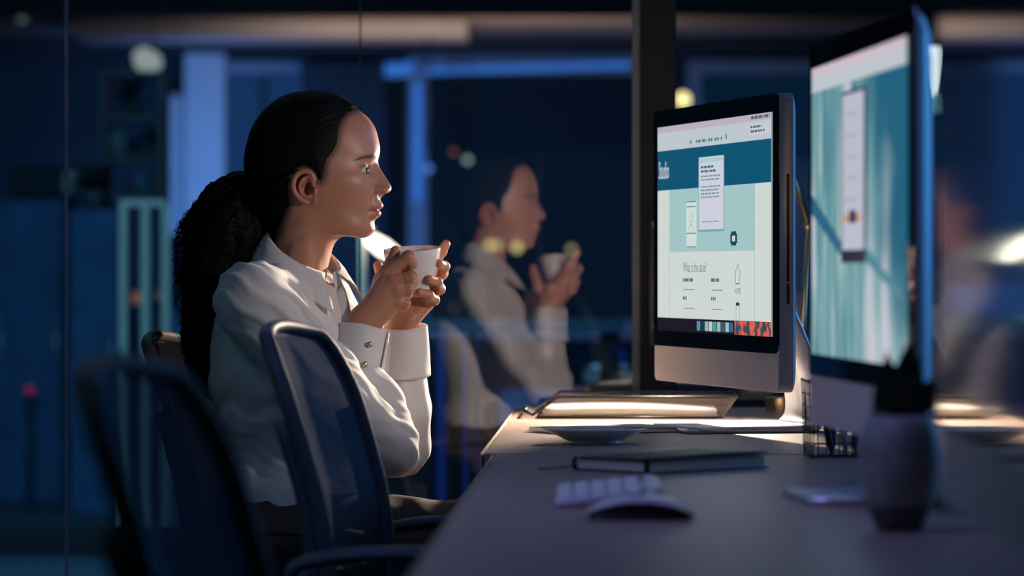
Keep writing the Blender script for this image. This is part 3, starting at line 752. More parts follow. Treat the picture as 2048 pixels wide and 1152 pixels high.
# mouse: white arched shell over a dark base, long axis across the view
ms = thing('computer_mouse', 'white arched wireless mouse in front of the keyboard', 'mouse', (.1300, 3.545, DZ + .001), math.radians(-4))
def shell(u, v):
    a = -1 + 2 * u; bq = -1 + 2 * v
    wy = .0285 * (1 - abs(a) ** 5) ** .35 if abs(a) < 1 else 0
    z = .0205 * (1 - abs(a) ** 2.1) ** .75 * (1 - .30 * abs(bq) ** 3) + .0042
    return (.0565 * a, bq * wy, z)
o = MB().grid(shell, 33, 17).build('top_shell', mat('mouse_white', (0.74, 0.76, 0.80), .18, coat=.6), ms); o.modifiers.new('s', 'SOLIDIFY').thickness = .0016
def under(u, v):
    a = -1 + 2 * u; bq = -1 + 2 * v
    wy = .0262 * (1 - abs(a) ** 5) ** .35 if abs(a) < 1 else 0
    return (.0545 * a, bq * wy, max(.001, .0170 * (1 - abs(a) ** 2.1) ** .75) * (1 if abs(bq) < .99 else .0) + .0008)
MB().grid(under, 33, 17).build('base', m_black, ms)
# plant pot
m_pot = mat('grey_ceramic', (0.32, 0.32, 0.30), .55, noise=(60, .25)); m_pot2 = mat('grey_ceramic_dark', (0.09, 0.09, 0.10), .6, noise=(60, .2))
px_ = (1800 - 1024) / FPX * 3.38
pot = thing('potted_plant', 'grey egg-shaped pot with dark pointed leaves beside the monitor', 'plant', (px_, 3.385, DZ + .0008))
MB().lathe([(.0215, .0), (.024, .006), (.029, .018), (.0335, .030), (.0370, .045), (.0392, .060), (.0396, .075), (.0380, .090), (.0345, .102), (.030, .111), (.0275, .1115), (.026, .109), (.031, .098), (.033, .092)], n=56).build('pot', m_pot, pot)
MB().lathe([(0, 0), (.0217, 0), (.0244, .006), (.0294, .018), (.0319, .025)], n=56).build('pot_foot', m_pot2, pot)
MB().lathe([(0, .096), (.031, .096)], n=32).build('soil', mat('soil', (.02, .015, .012), .9, bump=(200, .8, .003)), pot)
m_leaf = mat('leaf_dark', (0.016, 0.030, 0.022), .4, noise=(40, .3)); m_leafg = mat('leaf_green', (0.11, 0.24, 0.07), .4)  # one leaf brighter green: the light on it is put into its colour
def leaf(base, tip, w, bend, m, up=(0, -1, 0)):
    base = Vector(base); tip = Vector(tip); ax = tip - base; sd = ax.cross(Vector(up)).normalized(); nn = ax.cross(sd).normalized()
    def f(u, v):
        ww = w * (math.sin(PI * min(1, u * .94 + .06)) ** .8) * (1 - u ** 6)
        b2 = (v - .5) * 2
        return base + ax * u + sd * b2 * ww + nn * (bend * math.sin(u * PI) + .25 * ww * b2 * b2)
    return MB().grid(f, 12, 5).build('leaf', m, pot)
for i, (tx, ty, tz, w_, m_) in enumerate(((-.024, -.004, .150, .013, m_leaf), (-.012, .01, .175, .013, m_leaf), (.006, -.008, .183, .014, m_leaf), (.020, .004, .172, .012, m_leaf), (.013, .014, .186, .013, m_leaf), (.034, -.006, .150, .013, m_leaf), (-.002, -.016, .155, .013, m_leaf), (.028, .01, .142, .012, m_leaf), (-.030, -.010, .118, .012, m_leafg), (.0, -.028, .150, .013, m_leaf), (.017, -.02, .160, .014, m_leaf), (-.020, .018, .140, .013, m_leaf))):
    leaf((tx * .15, ty * .15, .094), (tx, ty, tz), w_, .006 * (1 if i % 2 else -1), m_)
# ------------------------------------------------------------------ the office beyond the glass, far and blurred
def at(px, py, Y): return P(px, py, Y)
m_blueglow = emat('blue_light_tube', srgb(48, 108, 200), 1.1)
m_warmdisc = emat('warm_lamp_glow', (1.0, .90, .62), 1.5)
m_pale = mat('pale_grey_paint', (0.85, 0.70, 0.52), .6)
m_bluepanel = mat('blue_partition_fabric', (0.05, 0.12, 0.24), .85, noise=(8, .2))
m_teal = mat('teal_panel', (0.006, 0.022, 0.030), .8)
# tube lights on the right window of the far wall
def tube_light(a, c, r, label):
    a = Vector(a); c = Vector(c); e = thing('tube_light', label, 'light', a)
    MB().tube([(0, 0, 0), c - a], r, 10).build('tube', m_blueglow, e)
    MB().tube([Vector((0, r * 1.6, 0)), c - a + Vector((0, r * 1.6, 0))], r * 1.15, 8).build('housing', m_pale, e)
    MB().tube([Vector((.02, r * 1.6, 0)), Vector((.02, r * 1.6, 2.66 - a.z))], .005, 6).build('cord', m_black, e)
tube_light(at(835, 165, 25.2), at(835, 402, 25.2), .030, 'upright blue tube light between the far windows')
tube_light(at(770, 140, 25.0), at(826, 137, 25.0), .045, 'short bright blue tube light under the far ceiling, left of the long one')
tube_light(at(846, 143, 25.0), at(1262, 130, 25.0), .020, 'long level blue tube light along the far window head')
# dark pillar between windows, teal blinds in far window
b = MB(); slab(b, rect(602, 128, 772, 1100, 25.6), 25.6, .2); tag(b.build('trim_6', m_navy, smooth=False), kind='structure')
bl_ = thing('window_blind', 'dark teal slatted blind drawn halfway down the wide far window', 'blind', at(1060, 160, 25.83))
o0 = None
for k in range(9):
    z = -.06 - k * .055
    if o0 is None:
        o0 = MB().box((0, 0, 0), (1.55, .03, .045), Matrix.Rotation(.5, 3, 'X')).build('slat', m_teal, bl_, smooth=False); o = o0
    else: o = o0.copy(); COL.objects.link(o); o.parent = bl_
    o.location = (0, 0, z)
# far lights: round lamps and street lights beyond the far window
def orb(px, py, Y, r, col, s, label, cat='light', name='street_light', grp=None):
    e = thing(name, label, cat, at(px, py, Y), group=grp)
    MB().lathe([(0, -r)] + [(r * math.sin(PI * k / 10), -r * math.cos(PI * k / 10)) for k in range(1, 10)] + [(0, r)], n=20).build('globe', emat('glow_' + name + str(px), col, s), e)
    z = e.location.z
    if z > 1.3: MB().tube([(0, 0, r * .9), (0, 0, 2.66 - z)], .005, 6).build('cord', m_black, e)
    else: MB().tube([(0, 0, -r * .9), (0, 0, .01 - z)], .009, 6).build('pole', m_black, e)
    return e
orb(1366, 199, 24.0, .046, (1.0, .78, .32), 2.4, 'yellow globe lamp glowing just right of the dark door post', name='globe_lamp')
orb(857, 337, 23.0, .024, (.10, .24, .75), 1.3, 'small blue globe lamp beside the upright tube light', name='globe_lamp')
orb(907, 304, 24.5, .018, (.55, .22, .10), .55, 'dim orange globe lamp left of the grey one', name='globe_lamp')
orb(935, 320, 24.0, .024, (.42, .55, .45), .9, 'pale grey globe lamp right of the dim orange one', name='globe_lamp')
orb(979, 490, 24.5, .030, (.75, .68, .25), 1.0, 'leftmost of the yellow globe lamps low on the far side', name='globe_lamp')
orb(996, 491, 23.6, .026, (.70, .62, .25), .8, 'yellow globe lamp overlapping the leftmost yellow one', name='globe_lamp')
orb(1034, 495, 24.2, .031, (.85, .74, .28), 1.1, 'yellow globe lamp low in the middle of the yellow row', name='globe_lamp')
orb(1143, 499, 24.6, .026, (.62, .52, .20), .8, 'dimmer yellow globe lamp standing alone above the reflected cup', name='globe_lamp')
orb(75, 668, 19.0, .022, (.75, .85, .80), 2.2, 'small white globe lamp on the dark blue cabinet', name='globe_lamp')
orb(60, 780, 14.8, .020, (.10, .004, .03), 1.6, 'faint red signal lamp low by the blue cabinet', name='signal_lamp')
orb(44, 36, 22.0, .030, (.22, .36, .30), .35, 'faint greenish ceiling lamp above the blue cabinets', name='globe_lamp')
orb(908, 616, 24.0, .018, (.3, .2, .12), .4, 'faint brown globe lamp above the teal shelf', name='globe_lamp')
# wall lantern left, tapered lantern right
def lantern(px, py, Y, w, h, tilt, col, s, label, prof):
    e = thing('lantern', label, 'lamp', at(px, py, Y))
    M_ = Matrix.Rotation(tilt, 3, 'Y')
    MB().lathe([(r * w, z * h) for r, z in prof], n=28, M=M_).build('shade', emat('lantern_glow%d' % px, col, s), e)
    MB().tube([M_ @ Vector((0, 0, h * .5)), Vector((0, 0, 2.66 - e.location.z))], .005, 6).build('cord', m_black, e)
    return e
lantern(1868, 152, 9.0, .029, .150, 0, (.92, 1.0, .98), 1.35, 'white tapered lantern hanging between the two monitors', [(0, -.5), (.25, -.42), (.62, -.15), (.9, .2), (1, .42), (.9, .5), (0, .5)])
e = thing('glass_jar', 'pale green glass jar under the white tapered lantern', 'jar', at(1876, 228, 9.0))
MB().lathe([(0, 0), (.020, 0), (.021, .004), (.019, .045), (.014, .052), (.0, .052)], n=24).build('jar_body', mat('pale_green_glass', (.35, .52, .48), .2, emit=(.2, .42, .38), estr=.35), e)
MB().box((0, 0, -.006), (.10, .05, .012)).build('jar_shelf', m_black, e, smooth=False)
lantern(294, 122, 19.0, .085, .13, .5, (.50, .56, .54), .62, 'white paper lantern high above the dark plants', [(0, -.5), (.5, -.45), (.95, -.1), (1, .15), (.6, .48), (0, .5)])
# bright angled desk lamp seen beyond the chin and cup
lY = 10.1
e = thing('desk_lamp', 'far desk lamp with a glowing tilted shade behind the cup', 'lamp', at(726, 640, lY))
o_ = at(726, 640, lY)
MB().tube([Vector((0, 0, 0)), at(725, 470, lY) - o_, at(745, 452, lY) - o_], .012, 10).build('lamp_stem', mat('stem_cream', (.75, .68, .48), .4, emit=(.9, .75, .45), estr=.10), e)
MB().lathe([(0, 0), (.06, 0), (.06, .012), (0, .014)], n=24).build('lamp_base', m_pale, e)
Mq = Matrix.Rotation(math.radians(33), 3, 'Y')
s_ = MB().lathe([(0, .022), (.04, .018), (.066, .004), (.068, -.010), (.050, -.026), (0, -.034)], n=32, M=Mq).build('lamp_shade', emat('shade_glow', (1.0, .90, .66), 3.2), e); s_.location = at(768, 492, lY) - o_
# left side: blue cabinets, shelf with plants, railing
def cabinet(px0, px1, py0, py1, Y, depth, m, label, doors, name='cabinet'):
    x0, x1, z0, z1 = rect(px0, py0, px1, py1, Y); z0 = max(z0, 0.0)
    e = thing(name, label, 'cabinet', ((x0 + x1) / 2, Y + depth / 2, z0))
    w, h = x1 - x0, z1 - z0
    MB().box((0, 0, h / 2), (w, depth, h)).build('body', m, e, smooth=False, bevel=.004)
    for k in range(doors):
        xk = -w / 2 + w * (k + .5) / doors
        d = MB().box((xk, -depth / 2 - .008, h / 2), (w / doors - .012, .018, h - .03)).build('door', m, e, smooth=False, bevel=.002)
        MB().tube([(xk + w / doors * .36, -depth / 2 - .03, h * .45), (xk + w / doors * .36, -depth / 2 - .03, h * .6)], .006, 6).build('handle', m_alu, d)
    return e
cabinet(-90, 128, 400, 1200, 15.0, .45, m_bluepanel, 'dark blue double-door cabinet at the far left, nearest of the row', 2)
cabinet(140, 238, 420, 1200, 14.2, .45, m_bluepanel, 'narrow dark blue cabinet left of the grey railing', 1)
cabinet(20, 200, 330, 396, 16.5, .4, m_navy, 'low dark wall cabinet above the blue cabinets', 2)
# shelf unit with plants
def far_shelf(px0, px1, pys, Y, label):
    x0 = at(px0, 0, Y).x; x1 = at(px1, 0, Y).x
    zt_ = at(0, pys[0], Y).z
    e = thing('shelf_unit', label, 'shelf', ((x0 + x1) / 2, Y, 0))
    w = x1 - x0
    for s in (-1, 1): MB().box((s * w / 2, 0, zt_ / 2), (.03, .3, zt_)).build('upright', m_black, e, smooth=False)
    for py in pys: MB().box((0, 0, at(0, py, Y).z), (w, .3, .025)).build('shelf', m_black, e, smooth=False)
    return e
far_shelf(212, 328, (150, 238, 320, 395), 17.0, 'tall black open shelf with plants left of the blue window')
m_fplant = mat('far_leaves', (0.015, 0.030, 0.026), .6)
def far_plant(px, py, Y, r, n, label, seed):
    rr_ = random.Random(seed)
    e = thing('potted_plant', label, 'plant', at(px, py, Y) + Vector((0, 0, .0145)))
    MB().lathe([(0, 0), (r * .38, 0), (r * .5, r * .6), (r * .42, r * .6), (0, r * .55)], n=18).build('pot', m_pot2, e)
    for k in range(n):
        a = rr_.uniform(0, 2 * PI); el = rr_.uniform(.15, 1.3); L = r * rr_.uniform(.9, 1.7)
        base = Vector((0, 0, r * .6)); tip = base + Vector((math.cos(a) * math.cos(el), math.sin(a) * math.cos(el), math.sin(el))) * L
        ax = tip - base; sd = ax.cross(Vector((0, 0, 1))).normalized() * r * .16
        MB().grid(lambda u, v: base + ax * u + sd * (v - .5) * 2 * math.sin(PI * min(1, u + .04)) + Vector((0, 0, -.25 * r * u * u)), 6, 3).build('leaf', m_fplant, e)
far_plant(262, 238, 16.9, .12, 22, 'bushy dark plant on the upper board of the tall shelf', 3)
far_plant(266, 320, 16.9, .07, 18, 'small dark plant at the left of the middle shelf board', 4)
far_plant(300, 320, 16.9, .09, 18, 'small dark plant at the right of the middle shelf board', 5)
far_plant(186, 418, 14.4, .10, 20, 'dark trailing plant on top of the narrow blue cabinet', 6)
far_plant(160, 400, 15.0, .07, 14, 'little dark plant beside the pale pot on the blue cabinets', 7)
def vase(px, py, Y, r, h, m, label, name='vase'):
    e = MB().lathe([(0, 0), (r * .7, 0), (r, h * .4), (r * .8, h * .8), (r * .6, h), (r * .5, h), (0, h * .9)], n=24).build(name, m); e.location = at(px, py, Y) + Vector((0, 0, .0135)); return tag(e, label, name)
vase(237, 318, 16.95, .055, .13, mat('vase_sage', (.30, .36, .34), .6), 'pale sage vase on the middle board of the tall shelf')
vase(140, 396, 15.4, .045, .11, mat('vase_sand', (.42, .40, .30), .6), 'sand-coloured vase behind the thin glass joint')
vase(281, 395, 16.95, .04, .13, mat('vase_blue', (.16, .28, .40), .6), 'blue vase on the lowest board of the tall shelf')
vase(268, 400, 16.93, .022, .07, mat('vase_rust', (.20, .07, .05), .6), 'small rust vase at the front of the lowest shelf board')
vase(312, 397, 16.93, .020, .10, mat('vase_rust', (.20, .07, .05), .6), 'slim rust vase by the right upright of the tall shelf')
# railing
e = thing('railing', 'grey railing with upright posts below the plant shelf', 'railing', at(285, 900, 13.4)); o_ = at(285, 900, 13.4)
a, c = at(240, 406, 13.4) - o_, at(332, 406, 13.4) - o_
MB().box((a + c) / 2, (c.x - a.x, .05, .026)).build('top_rail', m_pale, e, smooth=False)
for px in (247, 291, 332):
    q = at(px, 410, 13.4) - o_; r2 = at(px, 1150, 13.4) - o_
    MB().box((q.x, 0, (q.z + r2.z) / 2), (.028, .03, q.z - r2.z)).build('post', m_pale, e, smooth=False)
orb(272, 596, 16.0, .030, (.45, .22, .14), .33, 'dull orange lamp seen between the railing posts', name='globe_lamp')
orb(322, 590, 16.0, .022, (.30, .22, .22), .28, 'dim rose lamp right of the dull orange one', name='globe_lamp')
# far desks and blue partition panels
def far_desk(px0, px1, py, Y, depth, m, label):
    x0, x1 = at(px0, 0, Y).x, at(px1, 0, Y).x; z = at(0, py, Y).z
    e = thing('far_desk', label, 'desk', ((x0 + x1) / 2, Y, 0)); w = x1 - x0
    MB().box((0, 0, z - .015), (w, depth, .03)).build('desk_top', m, e, smooth=False)
    for sx in (-1, 1):
        for sy in (-1, 1): MB().box((sx * (w / 2 - .03), sy * (depth / 2 - .04), (z - .03) / 2), (.04, .04, z - .03)).build('leg', m_black, e, smooth=False)
    return e
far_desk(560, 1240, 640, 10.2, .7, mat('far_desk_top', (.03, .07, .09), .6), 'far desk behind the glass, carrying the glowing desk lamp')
def panel(px0, px1, py0, py1, Y, m, label):
    x0, x1, z0, z1 = rect(px0, py0, px1, py1, Y); z0 = max(.02, z0)
    e = thing('privacy_panel', label, 'panel', ((x0 + x1) / 2, Y, z0)); w, h = x1 - x0, z1 - z0
    MB().box((0, 0, h / 2), (w - .03, .03, h - .03)).build('fabric', m, e, smooth=False, bevel=.004)
    for s in (-1, 1): MB().box((s * (w / 2 - .008), 0, h / 2), (.016, .04, h)).build('edge', m_black, e, smooth=False)
panel(858, 905, 676, 1300, 9.4, mat('violet_fabric', (.05, .045, .22), .8), 'violet-blue privacy panel under the far desk, left one')
panel(912, 968, 676, 1300, 9.4, mat('violet_fabric', (.05, .045, .22), .8), 'violet-blue privacy panel under the far desk, next to the rust folder')
panel(990, 1270, 770, 1300, 12.0, m_bluepanel, 'wide dark blue privacy panel low behind the letter tray')
o = MB().box((0, 0, .09), (.022, .05, .20)).build('folder', mat('rust_folder', (.16, .05, .03), .7), bevel=.003); o.location = at(908, 820, 9.1); MB().box((0, 0, -.01 - o.location.z / 2), (.018, .05, o.location.z - .02)).build('stand', m_black, o, smooth=False); tag(o, 'rust folder standing between the violet panels', 'folder')
o = MB().box((0, 0, .09), (.020, .05, .24)).build('folder', mat('rust_folder', (.16, .05, .03), .7), bevel=.003); o.location = at(944, 826, 9.1); MB().box((0, 0, -.01 - o.location.z / 2), (.018, .05, o.location.z - .02)).build('stand', m_black, o, smooth=False); tag(o, 'taller rust folder in front of the second violet panel', 'folder')
far_desk(1168, 1262, 742, 11.5, .4, mat('far_table_top', (.30, .22, .20), .5), 'small far table left of the door post')
o = MB().lathe([(0, 0), (.055, 0), (.075, .012), (.06, .02), (0, .026)], n=24).build('dish', m_porc); o.location = at(1220, 741, 11.5); tag(o, 'white dish on the small far table', 'dish')
o = MB().lathe([(0, 0), (.03, 0), (.034, .05), (.02, .07), (0, .075)], n=24).build('cup', mat('blue_cup', (.03, .05, .35), .3)); o.location = at(1236, 740, 11.7); tag(o, 'deep blue cup behind the white dish', 'cup')
cabinet(345, 470, 620, 1200, 12.5, .4, m_bluepanel, 'dark blue cabinet behind the seated woman', 2)
panel(600, 850, 560, 640, 12.5, mat('mid_blue_fabric', (.05, .16, .38), .8), 'mid blue privacy panel glowing behind the raised cup')
for s_ in (-1, 1): MB().box((s_ * .18, 0, -.41), (.03, .03, .82)).build('leg', m_black, bpy.data.objects['privacy_panel.003'], smooth=False)
# skirting along the far left floor
b = MB(); b.box((-2.2, 12.2, .05), (2.6, .03, .10)); tag(b.build('baseboard_back', m_black, smooth=False), kind='structure')
# ------------------------------------------------------------------ the woman
def surface_nets(f, org, h):
    """iso-surface at 0 of the sampled field f (negative inside)"""
    nx, ny, nz = f.shape
    inside = f < 0
    acc = np.zeros((nx - 1, ny - 1, nz - 1, 3), np.float32); cnt = np.zeros((nx - 1, ny - 1, nz - 1), np.float32)
    cor = [(i, j, k) for i in (0, 1) for j in (0, 1) for k in (0, 1)]
    edges = [(a, b) for ai, a in enumerate(cor) for b in cor[ai + 1:] if sum(abs(a[q] - b[q]) for q in range(3)) == 1]
    def sl(c, arr): return arr[c[0]:nx - 1 + c[0], c[1]:ny - 1 + c[1], c[2]:nz - 1 + c[2]]
    for a, b in edges:
        fa, fb = sl(a, f), sl(b, f)
        m = (fa < 0) != (fb < 0)
        t = np.where(m, fa / np.where(m, fa - fb, 1), 0)
        for q in range(3): acc[..., q] += np.where(m, a[q] + (b[q] - a[q]) * t, 0)
        cnt += m
    act = cnt > 0
    idx = -np.ones(act.shape, np.int64); idx[act] = np.arange(act.sum())
    ii = np.argwhere(act)
    V = (ii + acc[act] / cnt[act][:, None]) * h + np.array(org)
    Q = []
    for ax in range(3):
        s0 = [slice(1, n - 1) for n in f.shape]; s0[ax] = slice(0, f.shape[ax] - 1)
        s1 = list(s0); s1[ax] = slice(1, f.shape[ax])
        a = inside[tuple(s0)]; b = inside[tuple(s1)]
        ch = np.argwhere(a != b); flip = a[a != b]
        if len(ch) == 0: continue
        base = ch.copy()
        for q in range(3):
            if q != ax: base[:, q] += 1
        u, v = [(1, 2), (2, 0), (0, 1)][ax]
        def g(du, dv):
            p = base.copy(); p[:, u] -= du; p[:, v] -= dv
            return idx[p[:, 0], p[:, 1], p[:, 2]]
        q = np.stack([g(1, 1), g(0, 1), g(0, 0), g(1, 0)], 1)
        q[~flip] = q[~flip][:, ::-1]
        Q.append(q)
    return V.astype(np.float32), np.concatenate(Q).astype(np.int32)

def grid_pts(lo, hi, h):
    ax = [np.arange(lo[q], hi[q] + h, h, dtype=np.float32) for q in range(3)]
    G = np.stack(np.meshgrid(*ax, indexing='ij'), -1)
    return G, ax
def sd_cone(G, a, b, ra, rb, k=None):
    """tapered capsule"""
    a = np.array(a, np.float32); b = np.array(b, np.float32); d = b - a
    t = np.clip(((G - a) @ d) / max(1e-12, float(d @ d)), 0, 1)
    return np.linalg.norm(G - a - t[..., None] * d, axis=-1) - (ra + (rb - ra) * t)
def sd_ell(G, c, r, R=None):
    q = G - np.array(c, np.float32)
    if R is not None: q = q @ np.array(R, np.float32)
    r = np.array(r, np.float32)
    k0 = np.linalg.norm(q / r, axis=-1); k1 = np.linalg.norm(q / (r * r), axis=-1)
    return k0 * (k0 - 1) / np.maximum(k1, 1e-6)
def smin(a, b, k):
    h = np.clip(.5 + .5 * (b - a) / k, 0, 1)
    return b + (a - b) * h - k * h * (1 - h)
def smax(a, b, k): return -smin(-a, -b, k)
def smooth_mesh(V, Q, it=2, lam=.5):
    n = len(V)
    E = np.concatenate([Q[:, [i, (i + 1) % Q.shape[1]]] for i in range(Q.shape[1])])
    for _ in range(it):
        S = np.zeros((n, 3)); C = np.zeros(n)
        for q in range(3):
            S[:, q] = np.bincount(E[:, 0], V[E[:, 1], q], n) + np.bincount(E[:, 1], V[E[:, 0], q], n)
        C = np.bincount(E[:, 0], minlength=n) + np.bincount(E[:, 1], minlength=n)
        V = V + lam * (S / np.maximum(C, 1)[:, None] - V)
    return V
def gauss(d2, s): return np.exp(-d2 / (2 * s * s))
def sstep(a, b, x):
    t = np.clip((x - a) / (b - a), 0, 1); return t * t * (3 - 2 * t)

HY = 5.40                                    # distance of the woman's midline
SPX = FPX / HY                               # pixels per metre there
def hx(px): return (px - 1024.0) / SPX
def hz(py): return CAMZ - (py - HOR) / SPX

# ---- head and neck: tilted rings, front/back points in profile pixels, half width, fullness
RINGS = [  # fpx, fpy, bpx, bpy, halfwidth, e, m
    (634, 188, 622, 188, .004, 1.0, 1.0), (652, 191, 600, 191, .022, 1.0, 1.0), (682, 200, 566, 201, .045, 1.0, 1.05), (707, 213, 540, 220, .059, .95, 1.1),
    (726, 226, 520, 244, .0665, .9, 1.15), (739, 238, 508, 268, .0700, .88, 1.18), (750, 254, 501, 292, .0725, .86, 1.2), (757, 276, 497, 314, .0740, .84, 1.22),
    (760.5, 299, 497, 336, .0740, .83, 1.25), (756, 321, 501, 358, .0730, .82, 1.28), (755, 337, 508, 375, .0718, .80, 1.30), (756, 352, 516, 390, .0705, .80, 1.30),
    (756, 368, 524, 404, .0690, .80, 1.30), (755, 384, 531, 418, .0672, .80, 1.30), (753, 398, 537, 431, .0650, .80, 1.30), (751, 412, 541, 443, .0630, .80, 1.30),
    (749, 425, 544, 454, .0610, .81, 1.30), (747.5, 437, 546, 464, .0592, .83, 1.30), (748, 449, 548, 473, .0575, .85, 1.30), (747.5, 459, 549, 482, .0562, .87, 1.30),
    (742, 468.5, 550, 490, .0550, .89, 1.28), (731, 475, 551, 497, .0540, .91, 1.25), (716, 475.5, 551.5, 503, .0530, .93, 1.2), (700, 471.5, 552, 508, .0520, .95, 1.12),
    (685, 470, 552, 514, .0512, .98, 1.05), (674, 475, 551, 521, .0510, 1.0, 1.0), (667, 487, 548, 530, .0508, 1.0, 1.0), (663, 503, 542, 541, .0510, 1.0, 1.0),
    (659, 522, 537, 552, .0505, 1.0, 1.0), (654, 545, 532, 570, .0505, 1.0, 1.0), (648, 575, 528, 600, .050, 1.0, 1.0), (640, 615, 526, 640, .048, 1.0, 1.0), (630, 670, 526, 700, .046, 1.0, 1.0)]
def head_points(NT=430, NA=300, thick=None):
    A = np.array(RINGS, float); A[:, 5] = np.where(A[:, 6] > 1.001, 1.0 / A[:, 6], A[:, 5]); A = np.c_[A, np.arange(len(A))]
    d = np.r_[0, np.cumsum(np.hypot(np.diff(A[:, 0]), np.diff(A[:, 1])) + .25 * np.hypot(np.diff(A[:, 2]), np.diff(A[:, 3])))]
    t = np.linspace(0, d[-1], NT)
    # cubic Hermite (Catmull-Rom on the chord parameter)
    tang = np.gradient(A, d, axis=0)
    i = np.clip(np.searchsorted(d, t) - 1, 0, len(d) - 2); h = (d[i + 1] - d[i])[:, None]; s = ((t - d[i])[:, None] / h)
    C = (2 * s ** 3 - 3 * s ** 2 + 1) * A[i] + (s ** 3 - 2 * s ** 2 + s) * h * tang[i] + (-2 * s ** 3 + 3 * s ** 2) * A[i + 1] + (s ** 3 - s ** 2) * h * tang[i + 1]
    u = np.linspace(0, 1, NA // 2 + 1)
    th = PI * (u ** 1.25 * .85 + u * .15)
    th = np.r_[th, (2 * PI - th[1:-1][::-1])]
    c_ = np.cos(th); s_ = np.sin(th)
    S = (1 - c_) / 2
    fx, fy, bx, by, W, e, m = [C[:, k][:, None] for k in range(7)]
    Sm = S[None, :] ** m
    w = W * np.power(np.clip(2 * np.sqrt(np.clip(Sm * (1 - Sm), 0, 1)), 0, 1), e) * np.sign(s_)[None, :]
    px = fx + (bx - fx) * S[None, :]; py = fy + (by - fy) * S[None, :]
    ri = C[:, 7][:, None]                      # the jaw line rises towards the ear
    py = py - 34 * sstep(9, 18, ri) * (1 - sstep(20.5, 30.5, ri)) * np.sin(PI * S[None, :]) ** 1.6
    return px, py, w, th, NT, len(th)
def interp(py, xs, ys):
    """smooth 1-D lookup"""
    return np.interp(py, xs, ys)
def smooth_lut(xs, ys, n=800, w=9):
    X = np.linspace(xs[0], xs[-1], n); Y = np.interp(X, xs, ys); k = np.hanning(w * 2 + 1); k /= k.sum()
    Y = np.convolve(np.pad(Y, w, mode='edge'), k, 'valid'); return X, Y
NX, NYY = smooth_lut([316, 323, 330, 338, 346, 354, 361, 368, 373, 378, 382, 386, 390, 394, 399], [0, .8, 3, 6.5, 11, 15.5, 20, 24.6, 26.8, 27.2, 26.0, 21.5, 12, 5.5, 0])
LX, LYY = smooth_lut([384, 389, 393, 398, 403, 408, 412, 415.5, 418.5, 420.5, 423, 427, 431, 435, 439, 443, 447], [0, 1.0, 4.0, 6.5, 10.0, 13.5, 14.8, 13.5, 9.5, 8.2, 10.8, 12.8, 12.2, 8.8, 3.5, .8, 0], w=6)
EYE = np.array([726.5, 342.0, .0290])        # px, py, |y|
